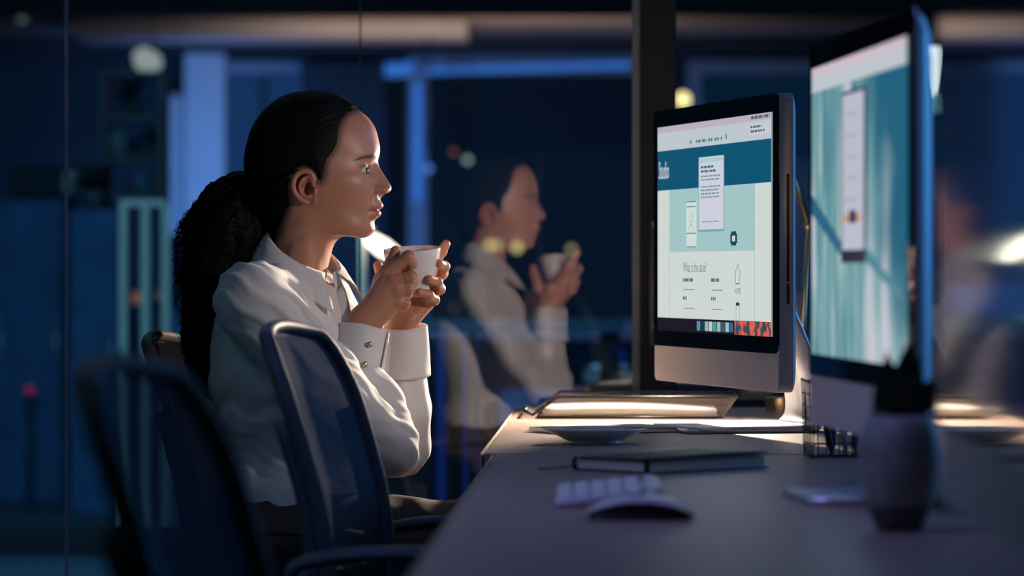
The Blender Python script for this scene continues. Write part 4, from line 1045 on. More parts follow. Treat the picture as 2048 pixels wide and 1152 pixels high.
def face_shape(px, py, w):
    """displace the smooth head into a face; px,py in pixels, w lateral metres"""
    k = 1 / SPX
    X = px.copy(); Z = py.copy(); Wd = w.copy(); aw = np.abs(w); sg = np.sign(w)
    front = sstep(640, 715, px)
    # nose
    N = np.interp(py, NX, NYY); wn = np.interp(py, [316, 335, 350, 365, 378, 386, 392], [.0085, .0075, .0085, .0105, .0125, .0125, .009])
    X += N * np.exp(-(aw / wn) ** 2.3) * front
    # wings of the nose
    al = gauss((aw - .0125) ** 2 * SPX ** 2 / 1.0 + ((py - 380.5) / 1.0) ** 2, 6.2) * front
    X += 10.5 * al; Wd += sg * .0042 * al
    gr = gauss(((aw - .0185) * SPX) ** 2 + ((py - 378) / 1.6) ** 2, 4.2) * front; X -= 4.6 * gr
    nost = gauss(((aw - .0068) * SPX / 1.25) ** 2 + ((py - 390.0) / .75) ** 2, 2.6) * front; X -= 8.0 * nost; Z -= 4.5 * nost
    # lips
    Lp = np.interp(py, LX, LYY); wl = .0195
    corner = np.clip(1 - (aw / wl) ** 2.2, 0, 1) ** .75
    philt = 1 - .12 * gauss((aw * SPX) ** 2, 2.5) * gauss((py - 402) ** 2, 5)
    X += Lp * corner * front * philt
    X += 2.0 * gauss((aw * SPX) ** 2, 26) * gauss((py - 418) ** 2, 16) * front
    mc = gauss(((aw - .0205) * SPX) ** 2 + ((py - 422)) ** 2, 4.5) * front; X -= 2.6 * mc
    seam = np.exp(-((py - 420.0 - 2.5 * (aw / wl) ** 2) / 1.3) ** 2) * np.clip(1 - (aw / .021) ** 4, 0, 1) * front; X -= 1.8 * seam
    # chin, cheek bones, brow, sockets, temples, jaw
    X += 3.0 * gauss((aw * SPX) ** 2, 15) * gauss((py - 461) ** 2, 9) * front
    ck = gauss(((aw - .045) * SPX) ** 2 / 1.6 + ((py - 362)) ** 2, 17) * front; X += 4.5 * ck; Wd += sg * .0022 * ck
    ck2 = gauss(((aw - .034) * SPX) ** 2 + ((py - 392)) ** 2, 15) * front; X += 3.5 * ck2
    nl = np.exp(-(((aw * SPX - 22 - (py - 385) * .22)) / 3.2) ** 2) * gauss((py - 396) ** 2, 11) * front; X -= 1.6 * nl
    sk = gauss(((aw - .0265) * SPX / 1.25) ** 2 + ((py - 335)) ** 2, 9.5) * front; X -= 5.0 * sk
    X -= 2.0 * gauss(((aw - .0125) * SPX) ** 2 + (py - 333) ** 2, 5.0) * front
    br = gauss(((aw - .024) * SPX / 2.2) ** 2 + ((py - 311)) ** 2, 6.5) * front; X += 2.6 * br
    Wd -= sg * .0022 * gauss(((px - 690) / 1.3) ** 2 + (py - 305) ** 2, 16) * sstep(.03, .05, aw)
    jw = gauss(((px - 622) / 1.4) ** 2 + (py - 446) ** 2, 12) * sstep(.03, .05, aw); Wd += sg * .0035 * jw
    hol = gauss(((px - 655) / 1.3) ** 2 + (py - 440) ** 2, 15) * sstep(.03, .045, aw); Wd -= sg * .0010 * hol
    # neck: sternomastoid band and throat hollow
    nk = np.exp(-((px - (604 + (py - 470) * .58)) / 6.5) ** 2) * sstep(470, 495, py) * (1 - sstep(560, 600, py)) * sstep(.02, .035, aw); Wd += sg * .0042 * nk
    nk2 = np.exp(-((px - (618 + (py - 470) * .55)) / 6) ** 2) * sstep(480, 500, py) * (1 - sstep(560, 600, py)) * sstep(.015, .03, aw); Wd -= sg * .0022 * nk2
    # eyelids
    for s in (-1, 1):
        ex, ey, el = EYE
        dx = (X - ex) / SPX; dz = -(Z - ey) / SPX; dy = Wd - s * el
        # horizontal angle measured from forward towards the outside, forward turned out a little
        r = np.sqrt(dx ** 2 + dy ** 2 + dz ** 2); hor = np.degrees(np.arctan2(s * dy, dx)); ver = np.degrees(np.arcsin(np.clip(dz / np.maximum(r, 1e-6), -1, 1)))
        sel = (dx > -.004) & (r < .030) & (np.sign(Wd) == s)
        a = (hor - 22) / 52.0
        up = 26 * np.sqrt(np.clip(1 - a ** 2, 0, 1)) * (1 - .15 * a); lo = -18 * np.sqrt(np.clip(1 - a ** 2, 0, 1))
        lo = lo - 2; up = up + 0
        q = np.where(ver > 0, ver / np.maximum(up, .01), ver / np.minimum(lo, -.01)); op = sel & (np.abs(a) < 1) & (q < 1)
        inner = sstep(60, 38, np.sqrt((hor - 14) ** 2 * .8 + (ver * 1.35) ** 2))
        rl = .01275 + .0007 * np.exp(-((ver - up) / 4.0) ** 2) - .0012 * np.exp(-((ver - 33) / 4.5) ** 2)
        rn = r * (1 - inner) + rl * inner
        rn = np.where(sel, .5 * (rn + .0121 + np.sqrt((rn - .0121) ** 2 + .0022 ** 2)) * sstep(.030, .024, r) + rn * (1 - sstep(.030, .024, r)), rn)
        rn = np.where(op, .0095, rn)
        f = np.where(sel, rn / np.maximum(r, 1e-6), 1.0)
        X = np.where(sel, ex + dx * f * SPX, X); Z = np.where(sel, ey - dz * f * SPX, Z); Wd = np.where(sel, s * el + dy * f, Wd)
    return X, Z, Wd

HEAD_YAW = math.radians(-5.0)                # turned a little towards the camera
def to_world(px, py, w, yaw=HEAD_YAW, c=(615.0, 0)):
    x = hx(px); z = hz(py); x0 = hx(c[0])
    # fade the turn out down the neck
    f = 1 - sstep(490, 570, py)
    a = yaw * f
    dx = x - x0
    return np.stack([x0 + dx * np.cos(a) - w * np.sin(a), HY + dx * np.sin(a) + w * np.cos(a), z], -1)
hpx, hpy, hw, hth, NT, NA = head_points()
fX, fZ, fW = face_shape(hpx, hpy, hw)
# soften the passage from jaw to neck
ri_ = np.interp(np.arange(hpx.shape[0]), np.arange(hpx.shape[0]), np.linspace(0, 1, hpx.shape[0]))
soft = sstep(448, 476, hpy) * (1 - sstep(700, 722, hpx)) * .5
for _ in range(160):
    for A_ in (fX, fZ, fW):
        up_ = np.roll(A_, 1, 0); dn = np.roll(A_, -1, 0); up_[0] = A_[0]; dn[-1] = A_[-1]
        A_ += soft * (.5 * (up_ + dn) - A_)
HV = to_world(fX, fZ, fW).reshape(-1, 3)
ii, jj = np.meshgrid(np.arange(NT - 1), np.arange(NA), indexing='ij')
HQ = np.stack([ii * NA + jj, ii * NA + (jj + 1) % NA, (ii + 1) * NA + (jj + 1) % NA, (ii + 1) * NA + jj], -1).reshape(-1, 4).astype(np.int32)

# skin colours, painted per point: own colours of lips, brows and blush, plus shade put into creases
SKIN = np.array([0.49, 0.232, 0.158]); LIP = np.array([0.48, 0.125, 0.115]); BROW = np.array([0.025, 0.016, 0.012])
def poly_sd(px, py, poly):
    """signed distance in pixels, positive inside"""
    p = np.array(poly, float); n = len(p); d = np.full(px.shape, 1e9); ins = np.zeros(px.shape, bool)
    for i in range(n):
        a, b = p[i], p[(i + 1) % n]; ab = b - a
        t = np.clip(((px - a[0]) * ab[0] + (py - a[1]) * ab[1]) / (ab @ ab), 0, 1)
        d = np.minimum(d, np.hypot(px - a[0] - t * ab[0], py - a[1] - t * ab[1]))
        c = ((a[1] > py) != (b[1] > py)) & (px < (b[0] - a[0]) * (py - a[1]) / (b[1] - a[1] + 1e-12) + a[0])
        ins ^= c
    return np.where(ins, d, -d)
HAIRLINE = [(728, 214), (719, 219), (704, 227), (690, 240), (682, 256), (679, 275), (676, 292), (667, 308), (656, 321), (651, 338), (648, 356), (641, 367), (634, 362), (629, 350), (620, 340), (608, 335), (594, 339), (583, 352), (578, 372), (580, 394), (583, 410), (574, 432), (563, 458), (552, 500), (500, 520), (440, 440), (440, 240), (540, 140), (650, 140), (730, 180)]
def head_color(px, py, w):
    n = px.shape; C = np.tile(SKIN, (*n, 1)).astype(np.float32); aw = np.abs(w)
    def mixc(m, col): 
        nonlocal C
        m = np.clip(m, 0, 1)[..., None]; C = C * (1 - m) + np.array(col) * m
    mixc(.35 * gauss(((aw - .043) * SPX) ** 2 + ((py - 380)) ** 2, 22) * sstep(640, 690, px), (0.50, .19, .13))
    mixc(.25 * gauss((aw * SPX) ** 2 + (py - 378) ** 2, 9) * sstep(740, 760, px), (0.52, .20, .14))
    wl = .0192; a = np.clip(1 - (aw / wl) ** 2, 0, 1)
    top = 420.5 - 10.5 * a ** .7 + 1.8 * gauss((aw * SPX) ** 2, 2.2); bot = 421 + 14.5 * a ** .75
    lip = sstep(-1.0, 1.0, py - top) * sstep(-1.2, 1.2, bot - py) * (aw < wl) * sstep(720, 735, px)
    mixc(lip, LIP)
    mixc(np.exp(-((py - 420.2 - 2.0 * (aw / wl) ** 2) / .9) ** 2) * (aw < .0203) * sstep(720, 735, px), (0.10, .03, .03))  # mouth seam: shade between the lips put into the skin colour
    # downy roots along the hairline
    sdh = poly_sd(px - 14 * np.clip(aw / .07, 0, 1) ** 2, py, HAIRLINE); mixc(.80 * sstep(-17, 1, sdh) ** 1.6, (.035, .022, .016))
    # eyebrow in profile pixels along the arch
    t = np.clip((aw - .010) / .040, 0, 1)
    by = 321.0 - 8.5 * np.sin(np.clip(t, 0, 1) * PI * .78 + .15) + 8.5 * t ** 2; th_ = 6.4 * (1 - .70 * t) * (1 + .10 * np.sin(py * 3.1 + px * 2.3))
    mixc(.92 * np.exp(-(np.abs(py - by) / th_) ** 3) * sstep(.0095, .014, aw) * (1 - sstep(.046, .051, aw)) * sstep(680, 705, px), BROW)
    return C
HC = head_color(hpx, hpy, hw).reshape(-1, 3)
# dark lash line at the lid opening
ex, ey, el = EYE
for s in (-1, 1):
    dx = (fX - ex) / SPX; dz = -(fZ - ey) / SPX; dy = fW - s * el
    r = np.sqrt(dx ** 2 + dy ** 2 + dz ** 2); hor = np.degrees(np.arctan2(s * dy, dx)); ver = np.degrees(np.arcsin(np.clip(dz / np.maximum(r, 1e-6), -1, 1)))
    a = (hor - 22) / 52.0; up = 26 * np.sqrt(np.clip(1 - a ** 2, 0, 1)) * (1 - .15 * a)
    m = (np.sign(fW) == s) & (r < .0145) & (r > .0090) & (dx > -.003) & (np.abs(a) < 1.08)
    lash = np.exp(-((ver - up - 1.5) / 3.0) ** 2) * m; lo_ = np.exp(-((ver + 20 * np.sqrt(np.clip(1 - a * a, 0, 1)) + 1) / 1.6) ** 2) * m * .45
    q = np.clip(lash + lo_, 0, 1).reshape(-1, 1); HC = HC * (1 - q) + np.array([.015, .01, .01]) * q

parts_V, parts_Q, parts_C = [HV], [HQ], [HC]
nV = len(HV)
def add_part(V, Q, C):
    global nV
    parts_V.append(V); parts_Q.append(Q + nV); parts_C.append(C); nV += len(V)

# ---- ears
def ear(side):
    def E(px, py, out): return (hx(px + 18), side * (.0705 + out), hz(py))
    helix = [(626, 381, .000), (620, 373, .004), (624, 361, .006), (620, 351, .0095), (610, 345.5, .012), (598, 348, .0145), (589, 357, .017), (585, 369, .018), (586, 382, .0165), (592, 394, .0135), (601, 403, .0105), (611, 408, .0075)]
    hp = [E(*p) for p in crom(helix, 4)]
    lo = np.min([p for p in hp], 0) - .014; hi = np.max([p for p in hp], 0) + .014
    if side > 0: lo[1] = .058
    else: hi[1] = -.058
    G, ax = grid_pts(lo, hi, .0007)
    # back plate (auricle body)
    R = Matrix.Rotation(side * math.radians(18), 3, 'Z') @ Matrix.Rotation(math.radians(16), 3, 'Y')
    Rn = np.array(R)
    f = sd_ell(G, E(606, 375, .0075), (.0155, .0030, .0235), Rn)
    n = len(hp)
    for i in range(n - 1):
        rr = .0030 + .0006 * math.sin(PI * i / n)
        f = smin(f, sd_cone(G, hp[i], hp[i + 1], rr, rr), .0022)
    # lobe
    f = smin(f, sd_ell(G, E(620, 401, .0040), (.0085, .0032, .0090), Rn), .004)
    # antihelix ridge
    an = [E(*p) for p in crom([(612, 357, .0105), (601, 365, .0125), (597, 377, .013), (601, 389, .0110), (610, 396, .0080)], 4)]
    for i in range(len(an) - 1): f = smin(f, sd_cone(G, an[i], an[i + 1], .0024, .0024), .0022)
    # tragus and antitragus
    f = smin(f, sd_ell(G, E(626.5, 384, .0050), (.0040, .0045, .0055)), .003)
    f = smin(f, sd_ell(G, E(612, 395, .0075), (.0045, .0030, .0032)), .003)
    # concha hollow and scapha groove
    f = smax(f, -sd_ell(G, E(613, 380, .0105), (.0075, .0085, .0100), Rn), .0022)
    f = smax(f, -sd_ell(G, E(611, 363.5, .0150), (.0050, .0045, .0052), Rn), .0018)
    V, Q = surface_nets(f, lo, .0007)
    V = smooth_mesh(V, Q, 2, .5)
    if side: 
        x, w, z = V[:, 0], V[:, 1], V[:, 2]
        px = x * SPX + 1024; py = (CAMZ - z) * SPX + HOR
        Wd = to_world(px, py, w)
    C = np.tile(SKIN * np.array([1.0, .86, .82]), (len(V), 1))
    deep = gauss(((px - 631)) ** 2 + (py - 381) ** 2, 6)[:, None] * .45  # ear hollow darkened: recess shade put into the skin colour
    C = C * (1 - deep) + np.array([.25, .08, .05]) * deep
    add_part(Wd, Q, C)
ear(-1); ear(1)

# ---- hands and forearms, points given as (px, py, depth from the midline)
def hp_(p): 
    Y = HY + p[2]; v = P(p[0], p[1], Y); return (v.x, v.y, v.z)
CUPC = (822.0, 540.0, 0.0)
def hand(fingers, palm, fore, h=.0010):
    allp = [hp_(p[:3]) for f in fingers for p in f] + [hp_(p[:3]) for seg in palm for p in seg[:2]] + [hp_(p[:3]) for p in fore]
    lo = np.min(allp, 0) - .032; hi = np.max(allp, 0) + .032
    G, ax = grid_pts(lo, hi, h)
    body = None
    for a, b, ra, rb in palm:
        d = sd_cone(G, hp_(a), hp_(b), ra, rb); body = d if body is None else smin(body, d, .009)
    for i in range(len(fore) - 1):
        a, b = fore[i], fore[i + 1]
        d = sd_cone(G, hp_(a), hp_(b), a[3], b[3]); body = smin(body, d, .014)
    fin = None
    for f in fingers:
        g = None
        for i in range(len(f) - 1):
            a, b = f[i], f[i + 1]
            d = sd_cone(G, hp_(a), hp_(b), a[3], b[3]); g = d if g is None else smin(g, d, .0035)
        # knuckle swell
        for kx in f[1:-1]:
            g = smin(g, sd_ell(G, hp_(kx), (kx[3] * .98,) * 3), .003)
        body = smin(body, g, .0050) if fin is None else smin(body, g, .0050)
        fin = g
    V, Q = surface_nets(body, lo, h)
    V = smooth_mesh(V, Q, 3, .5)
    C = np.tile(SKIN, (len(V), 1)); 
    for f in fingers:
        t = np.array(hp_(f[-1])); g = gauss(((V - t) ** 2).sum(1), .009)[:, None] * .75; C = C * (1 - g) + np.array([.62, .25, .19]) * g
        for kx in f[:-1]:
            t = np.array(hp_(kx)); g = gauss(((V - t) ** 2).sum(1), .006)[:, None] * .35; C = C * (1 - g) + np.array([.46, .19, .13]) * g
    add_part(V, Q, C)
    return V
# right hand, nearest the camera: back of the hand to us
RH_F = [
    [(773, 545, -.058, .0112), (817, 513, -.066, .0090), (824, 528, -.057, .0078), (806, 538, -.0495, .0070)],                      # index
    [(787, 560, -.064, .0108), (822, 553, -.065, .0088), (824, 566, -.052, .0076), (805, 568, -.046, .0068)],                      # middle
    [(796, 581, -.062, .0104), (817, 578, -.060, .0084), (815, 588, -.047, .0072), (800, 586, -.043, .0064)],                      # ring
    [(797, 602, -.055, .0098), (811, 606, -.052, .0078), (806, 614, -.042, .0068), (794, 611, -.038, .0062)],                      # little
    [(745, 612, -.028, .0125), (762, 560, -.036, .0115), (783, 524, -.050, .0090), (791, 501, -.0545, .0076)],                     # thumb
]
WR = (719, 652, -.052)
RH_P = [((724, 640, -.052), (776, 549, -.056), .0150, .0118), ((728, 640, -.056), (787, 564, -.060), .0150, .0115), ((735, 645, -.054), (794, 584, -.057), .0145, .0112), ((743, 648, -.048), (796, 606, -.050), .0138, .0105),
        ((728, 636, -.042), (768, 570, -.042), .0140, .0120), ((738, 640, -.040), (786, 596, -.042), .0130, .0110)]
RH_A = [(727, 640, -.050, .0205), (716, 662, -.053, .0200), (720, 700, -.060, .0215), (714, 738, -.067, .0225)]
hand(RH_F, RH_P, RH_A)
# left hand, behind the cup: palm towards us
LH_F = [
    [(845, 566, .047, .0108), (868, 526, .050, .0090), (883, 503, .046, .0080), (892, 488, .042, .0068)],
    [(858, 572, .042, .0106), (884, 547, .026, .0088), (889, 533, .004, .0078), (878, 527, -.0155, .0068)],
    [(861, 588, .034, .0104), (879, 578, .010, .0086), (875, 565, -.012, .0074), (858, 558, -.0315, .0064)],
    [(855, 606, .020, .0098), (868, 600, -.004, .0082), (858, 590, -.024, .0070), (839, 584, -.0345, .0062)],
    [(800, 628, .030, .0125), (778, 588, .044, .0115), (764, 554, .036, .0092), (756, 531, .028, .0076)],
]
LH_P = [((800, 640, .026), (842, 570, .044), .0155, .0118), ((806, 640, .024), (854, 578, .040), .0150, .0115), ((812, 640, .018), (857, 594, .030), .0145, .0112), ((820, 640, .010), (852, 610, .016), .0140, .0106),
        ((800, 630, .030), (812, 592, .052), .0145, .0130), ((812, 618, .018), (838, 592, .034), .0140, .0130)]
LH_A = [(804, 634, .022, .0205), (798, 660, .026, .0200), (804, 700, .032, .0215), (808, 742, .038, .0225)]
hand(LH_F, LH_P, LH_A)

# ---- the rest of the body under the clothes (coarse, a few millimetres inside them)
def B3(px, py, dy): return hp_((px, py, dy))
lo = np.array([hx(380), HY - .32, .40]); hi = np.array([hx(1010), HY + .32, hz(520)])
G, ax = grid_pts(lo, hi, .008)
f = sd_ell(G, B3(562, 745, 0), (.080, .115, .120))
f = smin(f, sd_cone(G, B3(585, 760, 0), B3(605, 1010, 0), .088, .092), .05)
f = smin(f, sd_cone(G, B3(605, 1040, -.05), B3(605, 1040, .05), .095, .095), .04)
for sh_, el_, wr_ in (((510, 640, -.140), (768, 890, -.115), (722, 760, -.072)), ((622, 640, .135), (800, 890, .075), (814, 760, .045))):
    f = smin(f, sd_cone(G, B3(*sh_), B3(*el_), .040, .034), .03); f = smin(f, sd_cone(G, B3(*el_), B3(*wr_), .030, .022), .012)
V, Q = surface_nets(f, lo, .008)
add_part(V, Q, np.tile(SKIN, (len(V), 1)))

HIPX = hx(600)
person = thing('person', 'seated woman in a white shirt with curly ponytail, holding a cup in both hands', 'person', (HIPX, HY, 0))
def lp_(V): return np.asarray(V) - np.array([HIPX, HY, 0])
m_skin = bpy.data.materials.new('skin'); m_skin.use_nodes = True
nt = m_skin.node_tree; b_ = nt.nodes['Principled BSDF']
ca = nt.nodes.new('ShaderNodeVertexColor'); ca.layer_name = 'tone'
nz = nt.nodes.new('ShaderNodeTexNoise'); nz.inputs['Scale'].default_value = 900; nz.inputs['Detail'].default_value = 3
tcn = nt.nodes.new('ShaderNodeTexCoord'); bpn = nt.nodes.new('ShaderNodeBump'); bpn.inputs['Strength'].default_value = .12; bpn.inputs['Distance'].default_value = .0004
nt.links.new(tcn.outputs['Object'], nz.inputs['Vector']); nt.links.new(nz.outputs['Fac'], bpn.inputs['Height']); nt.links.new(bpn.outputs[0], b_.inputs['Normal'])
nt.links.new(ca.outputs[0], b_.inputs['Base Color'])
b_.inputs['Roughness'].default_value = .42; b_.inputs['Subsurface Weight'].default_value = .12; b_.inputs['Subsurface Radius'].default_value = (1, .35, .2); b_.inputs['Subsurface Scale'].default_value = .005
b_.inputs['Specular IOR Level'].default_value = .45
def quad_mesh(name, V, Q, m, parent, colors=None):
    me = bpy.data.meshes.new(name); V = np.asarray(V, np.float32); Q = np.asarray(Q, np.int32); n = Q.shape[1]
    me.vertices.add(len(V)); me.vertices.foreach_set('co', V.ravel())
    me.loops.add(Q.size); me.loops.foreach_set('vertex_index', Q.ravel())
    me.polygons.add(len(Q)); me.polygons.foreach_set('loop_start', np.arange(0, Q.size, n, dtype=np.int32))
    me.update(calc_edges=True)
    me.polygons.foreach_set('use_smooth', np.ones(len(Q), bool))
    if colors is not None:
        at_ = me.color_attributes.new('tone', 'FLOAT_COLOR', 'POINT')
        at_.data.foreach_set('color', np.c_[colors, np.ones(len(V))].astype(np.float32).ravel())
    me.materials.append(m); me.update()
    o = bpy.data.objects.new(name, me); COL.objects.link(o); o.parent = parent
    return o
body = quad_mesh('body', lp_(np.concatenate(parts_V)), np.concatenate(parts_Q), m_skin, person, np.concatenate(parts_C))

# ---- eyes
m_eye = bpy.data.materials.new('eye'); m_eye.use_nodes = True
nt = m_eye.node_tree; b_ = nt.nodes['Principled BSDF']; b_.inputs['Roughness'].default_value = .08; b_.inputs['Coat Weight'].default_value = 1
ca = nt.nodes.new('ShaderNodeVertexColor'); ca.layer_name = 'tone'; nt.links.new(ca.outputs[0], b_.inputs['Base Color'])
for s in (-1, 1):
    c = to_world(np.array([EYE[0]]), np.array([EYE[1]]), np.array([s * EYE[2]]))[0]
    g = Vector((math.cos(math.radians(4)), -math.sin(math.radians(17)), .02)).normalized()   # gaze
    nu, nv = 60, 60; R = .0114; VV = []; CC = []
    q = g.to_track_quat('Z', 'Y').to_matrix()
    for i in range(nu + 1):
        t = PI * i / nu
        for j in range(nv):
            a = 2 * PI * j / nv
            rad = R + .0011 * max(0, 1 - (t / .50) ** 2) ** 1
            v = q @ Vector((math.sin(t) * math.cos(a) * rad, math.sin(t) * math.sin(a) * rad, math.cos(t) * rad))
            VV.append(np.array(v) + c)
            CC.append((.004, .003, .003) if t < .20 else ((.020, .010, .006) if t < .46 else ((.02, .015, .015) if t < .51 else (.70, .66, .64))))
    QQ = [(i * nv + j, (i + 1) * nv + j, (i + 1) * nv + (j + 1) % nv, i * nv + (j + 1) % nv) for i in range(nu) for j in range(nv)]
    quad_mesh('eye', lp_(np.array(VV)), np.array(QQ), m_eye, person, np.array(CC))
# eyelashes
lm = MB()
for s in (-1, 1):
    for k in range(34):
        for upper in (1, 0):
            a = -.92 + 1.84 * k / 33
            hor = 22 + 52 * a
            ver = 26 * math.sqrt(1 - a * a) * (1 - .15 * a) + 1 if upper else -20 * math.sqrt(1 - a * a) - 1
            hr, vr = math.radians(hor), math.radians(ver)
            def pt(rad, vr, hr):
                return to_world(np.array([EYE[0] + rad * math.cos(vr) * math.cos(hr) * SPX]), np.array([EYE[1] - rad * math.sin(vr) * SPX]), np.array([s * (EYE[2] + rad * math.cos(vr) * math.sin(hr))]))[0] - np.array([HIPX, HY, 0])
            L = (.0052 if upper else .0018) * (.7 + .3 * random.random())
            p0 = pt(.0128, vr, hr); p1 = pt(.0128 + L * .55, vr - (.04 if upper else .05), hr + .03); p2 = pt(.0128 + L, vr + (.08 if upper else -.10), hr + .06)
            lm.tube([p0, p1, p2], [.00013, .00009, .00003], 4, cap=False)
lm.build('eyelashes', mat('lash', (.008, .006, .006), .5), person)
# ------------------------------------------------------------------ hair
def biggest(V, Q):
    lab = np.arange(len(V))
    for _ in range(400):
        m = lab[Q].min(1); new = lab.copy()
        for k in range(Q.shape[1]): np.minimum.at(new, Q[:, k], m)
        new = new[new]
        if (new == lab).all(): break
        lab = new
    root = np.bincount(lab).argmax(); k = lab[Q[:, 0]] == root
    u, inv = np.unique(Q[k], return_inverse=True)
    return V[u], inv.reshape(-1, Q.shape[1])
SD = poly_sd(hpx - 14 * np.clip(np.abs(hw) / .07, 0, 1) ** 2, hpy, HAIRLINE)
base = to_world(fX, fZ, fW)
gu = np.gradient(base, axis=0); gv = np.roll(base, -1, 1) - np.roll(base, 1, 1)
nrm = np.cross(gu, gv); nrm /= np.maximum(np.linalg.norm(nrm, axis=-1, keepdims=True), 1e-9)
cen = np.array([hx(620), HY, hz(330)]); 
flip = np.sign(((base - cen) * nrm).sum(-1, keepdims=True)); nrm *= np.where(flip == 0, 1, flip)
ang = np.arctan2(hpy - 366, hpx - 492) + .25 * np.abs(hw) * 10
rg = np.sin(ang * 95 + 3 * np.sin(ang * 17)) * .5 + .5; rg2 = np.sin(ang * 211 + 2 * np.sin(ang * 31 + hpx * .02))
thick = -.0012 + .0030 * sstep(-1, 9, SD) + .0040 * sstep(0, 45, SD) + sstep(6, 30, SD) * (.00055 * rg + .00030 * rg2)
thick = thick * (1 - .0 * hpx)
HP = base + nrm * thick[..., None]
keep = SD > -4
kq = keep.reshape(-1)[HQ].all(1)
m_hair = mat('black_hair', (0.005, 0.004, 0.004), .62, spec=.12)
used_, inv = np.unique(HQ[kq], return_inverse=True)
hair = quad_mesh('hair', lp_(HP.reshape(-1, 3)[used_]), inv.reshape(-1, 4), m_hair, person)
# fine strands laid back over the cap from the hairline
rs = np.random.RandomState(11)
def tubes(paths, r0, sides=3, taper=True):
    """many thin tubes at once: paths (n, k, 3)"""
    n, k, _ = paths.shape
    t = np.gradient(paths, axis=1); t /= np.maximum(np.linalg.norm(t, axis=-1, keepdims=True), 1e-9)
    ref = np.array([.3, 1.0, .2]); u = np.cross(t, ref); u /= np.maximum(np.linalg.norm(u, axis=-1, keepdims=True), 1e-9); w = np.cross(t, u)
    rr = np.broadcast_to(r0 if np.ndim(r0) else np.full((n, 1), r0), (n, k)).copy()
    if taper: rr = rr * (1 - .75 * np.linspace(0, 1, k)[None, :] ** 2)
    a = 2 * PI * np.arange(sides) / sides
    V = paths[:, :, None, :] + (u[:, :, None, :] * np.cos(a)[None, None, :, None] + w[:, :, None, :] * np.sin(a)[None, None, :, None]) * rr[:, :, None, None]
    i, j, s_ = np.meshgrid(np.arange(n), np.arange(k - 1), np.arange(sides), indexing='ij')
    b0 = (i * k + j) * sides; s2 = (s_ + 1) % sides
    Q = np.stack([b0 + s_, b0 + s2, b0 + sides + s2, b0 + sides + s_], -1).reshape(-1, 4)
    return V.reshape(-1, 3), Q
fl_base = HP.reshape(-1, 3); fl_px = hpx.reshape(-1); fl_py = hpy.reshape(-1); fl_n = nrm.reshape(-1, 3); fl_sd = SD.reshape(-1); fl_w = hw.reshape(-1)
edge = np.where((fl_sd > -1.5) & (fl_sd < 3) & (fl_px > 560) & (fl_py < 375))[0]
st = rs.choice(edge, 520)
from mathutils.kdtree import KDTree
sub = np.where(fl_sd > -3)[0][::3]
kd = KDTree(len(sub))
for q, i_ in enumerate(sub): kd.insert((fl_px[i_], fl_py[i_], fl_w[i_] * SPX), q)
kd.balance()
paths = []
for i_ in st:
    p = np.array([fl_px[i_], fl_py[i_], fl_w[i_] * SPX]); tgt = np.array([497, 362, fl_w[i_] * SPX * .12]); L = rs.uniform(.18, .5); row = []
    for t in np.linspace(0, L, 9):
        q = p + (tgt - p) * t; q[2] += (np.sign(p[2]) or 1) * 26 * math.sin(min(1, t) * PI) * .8; q[1] -= 14 * math.sin(t * PI)
        hit = kd.find(tuple(q)); k_ = sub[hit[1]]
        row.append(fl_base[k_] + fl_n[k_] * (.0004 + .0008 * t))
    row = np.array(row); row[1:-1] = (row[:-2] + row[1:-1] + row[2:]) / 3; row[1:-1] = (row[:-2] + row[1:-1] + row[2:]) / 3
    paths.append(row)
V, Q = tubes(np.array(paths), .00022)
quad_mesh('hair_strands', lp_(V), Q, m_hair, person)['kind'] = 'stuff'
# ponytail: dark core and curls
PC = [(499, 362, 0, .015, .015), (478, 376, 0, .026, .030), (452, 406, .0, .042, .046), (442, 450, .0, .058, .058), (438, 500, .0, .060, .062), (430, 560, .0, .057, .060), (425, 620, .0, .052, .056), (418, 680, .0, .046, .050), (418, 740, .0, .034, .038), (424, 780, .0, .020, .022)]
pc = np.array(PC, float)
def pcenter(t):
    k = t * (len(pc) - 1); i = np.clip(k.astype(int), 0, len(pc) - 2); f = (k - i)[..., None]
    f = f
    return pc[i] * (1 - f) + pc[i + 1] * f
lo = np.array([hx(355), HY - .085, hz(815)]); hi = np.array([hx(585), HY + .085, hz(340)])
G, ax = grid_pts(lo, hi, .004)
f = None
for a, b in zip(PC[:-1], PC[1:]):
    d = sd_cone(G, B3(a[0], a[1], 0), B3(b[0], b[1], 0), a[3] * .80, b[3] * .80); f = d if f is None else smin(f, d, .02)
f = smin(f, sd_cone(G, B3(535, 425, 0), B3(470, 465, 0), .024, .036), .02)
f += .003 * np.sin(G[..., 0] * 330 + 2 * np.sin(G[..., 2] * 190)) * np.sin(G[..., 2] * 300 + np.sin(G[..., 1] * 240) * 2) + .002 * np.sin(G[..., 1] * 420)
V, Q = surface_nets(f, lo, .004)
quad_mesh('ponytail_core', lp_(V), Q, m_hair, person)
n, k = 1500, 64
tt = np.linspace(0, 1, k)[None, :] * rs.uniform(.55, 1.0, (n, 1))
ct = pcenter(tt)
th0 = rs.uniform(0, 2 * PI, (n, 1)); rad = np.sqrt(rs.uniform(.30, 1, (n, 1))); swirl = th0 + .5 * np.sin(tt * 5 + th0 * 3)
flare = rs.uniform(.94, 1.10, (n, 1)) * (1 + .12 * np.sin(tt * 9 + th0 * 5))
ox = np.cos(swirl) * rad * ct[..., 3] * flare; oy = np.sin(swirl) * rad * ct[..., 4] * flare
hr_ = rs.uniform(.0030, .0062, (n, 1)) * np.clip(tt * 6, 0, 1); ph = rs.uniform(0, 2 * PI, (n, 1)); fr_ = rs.uniform(15, 26, (n, 1))
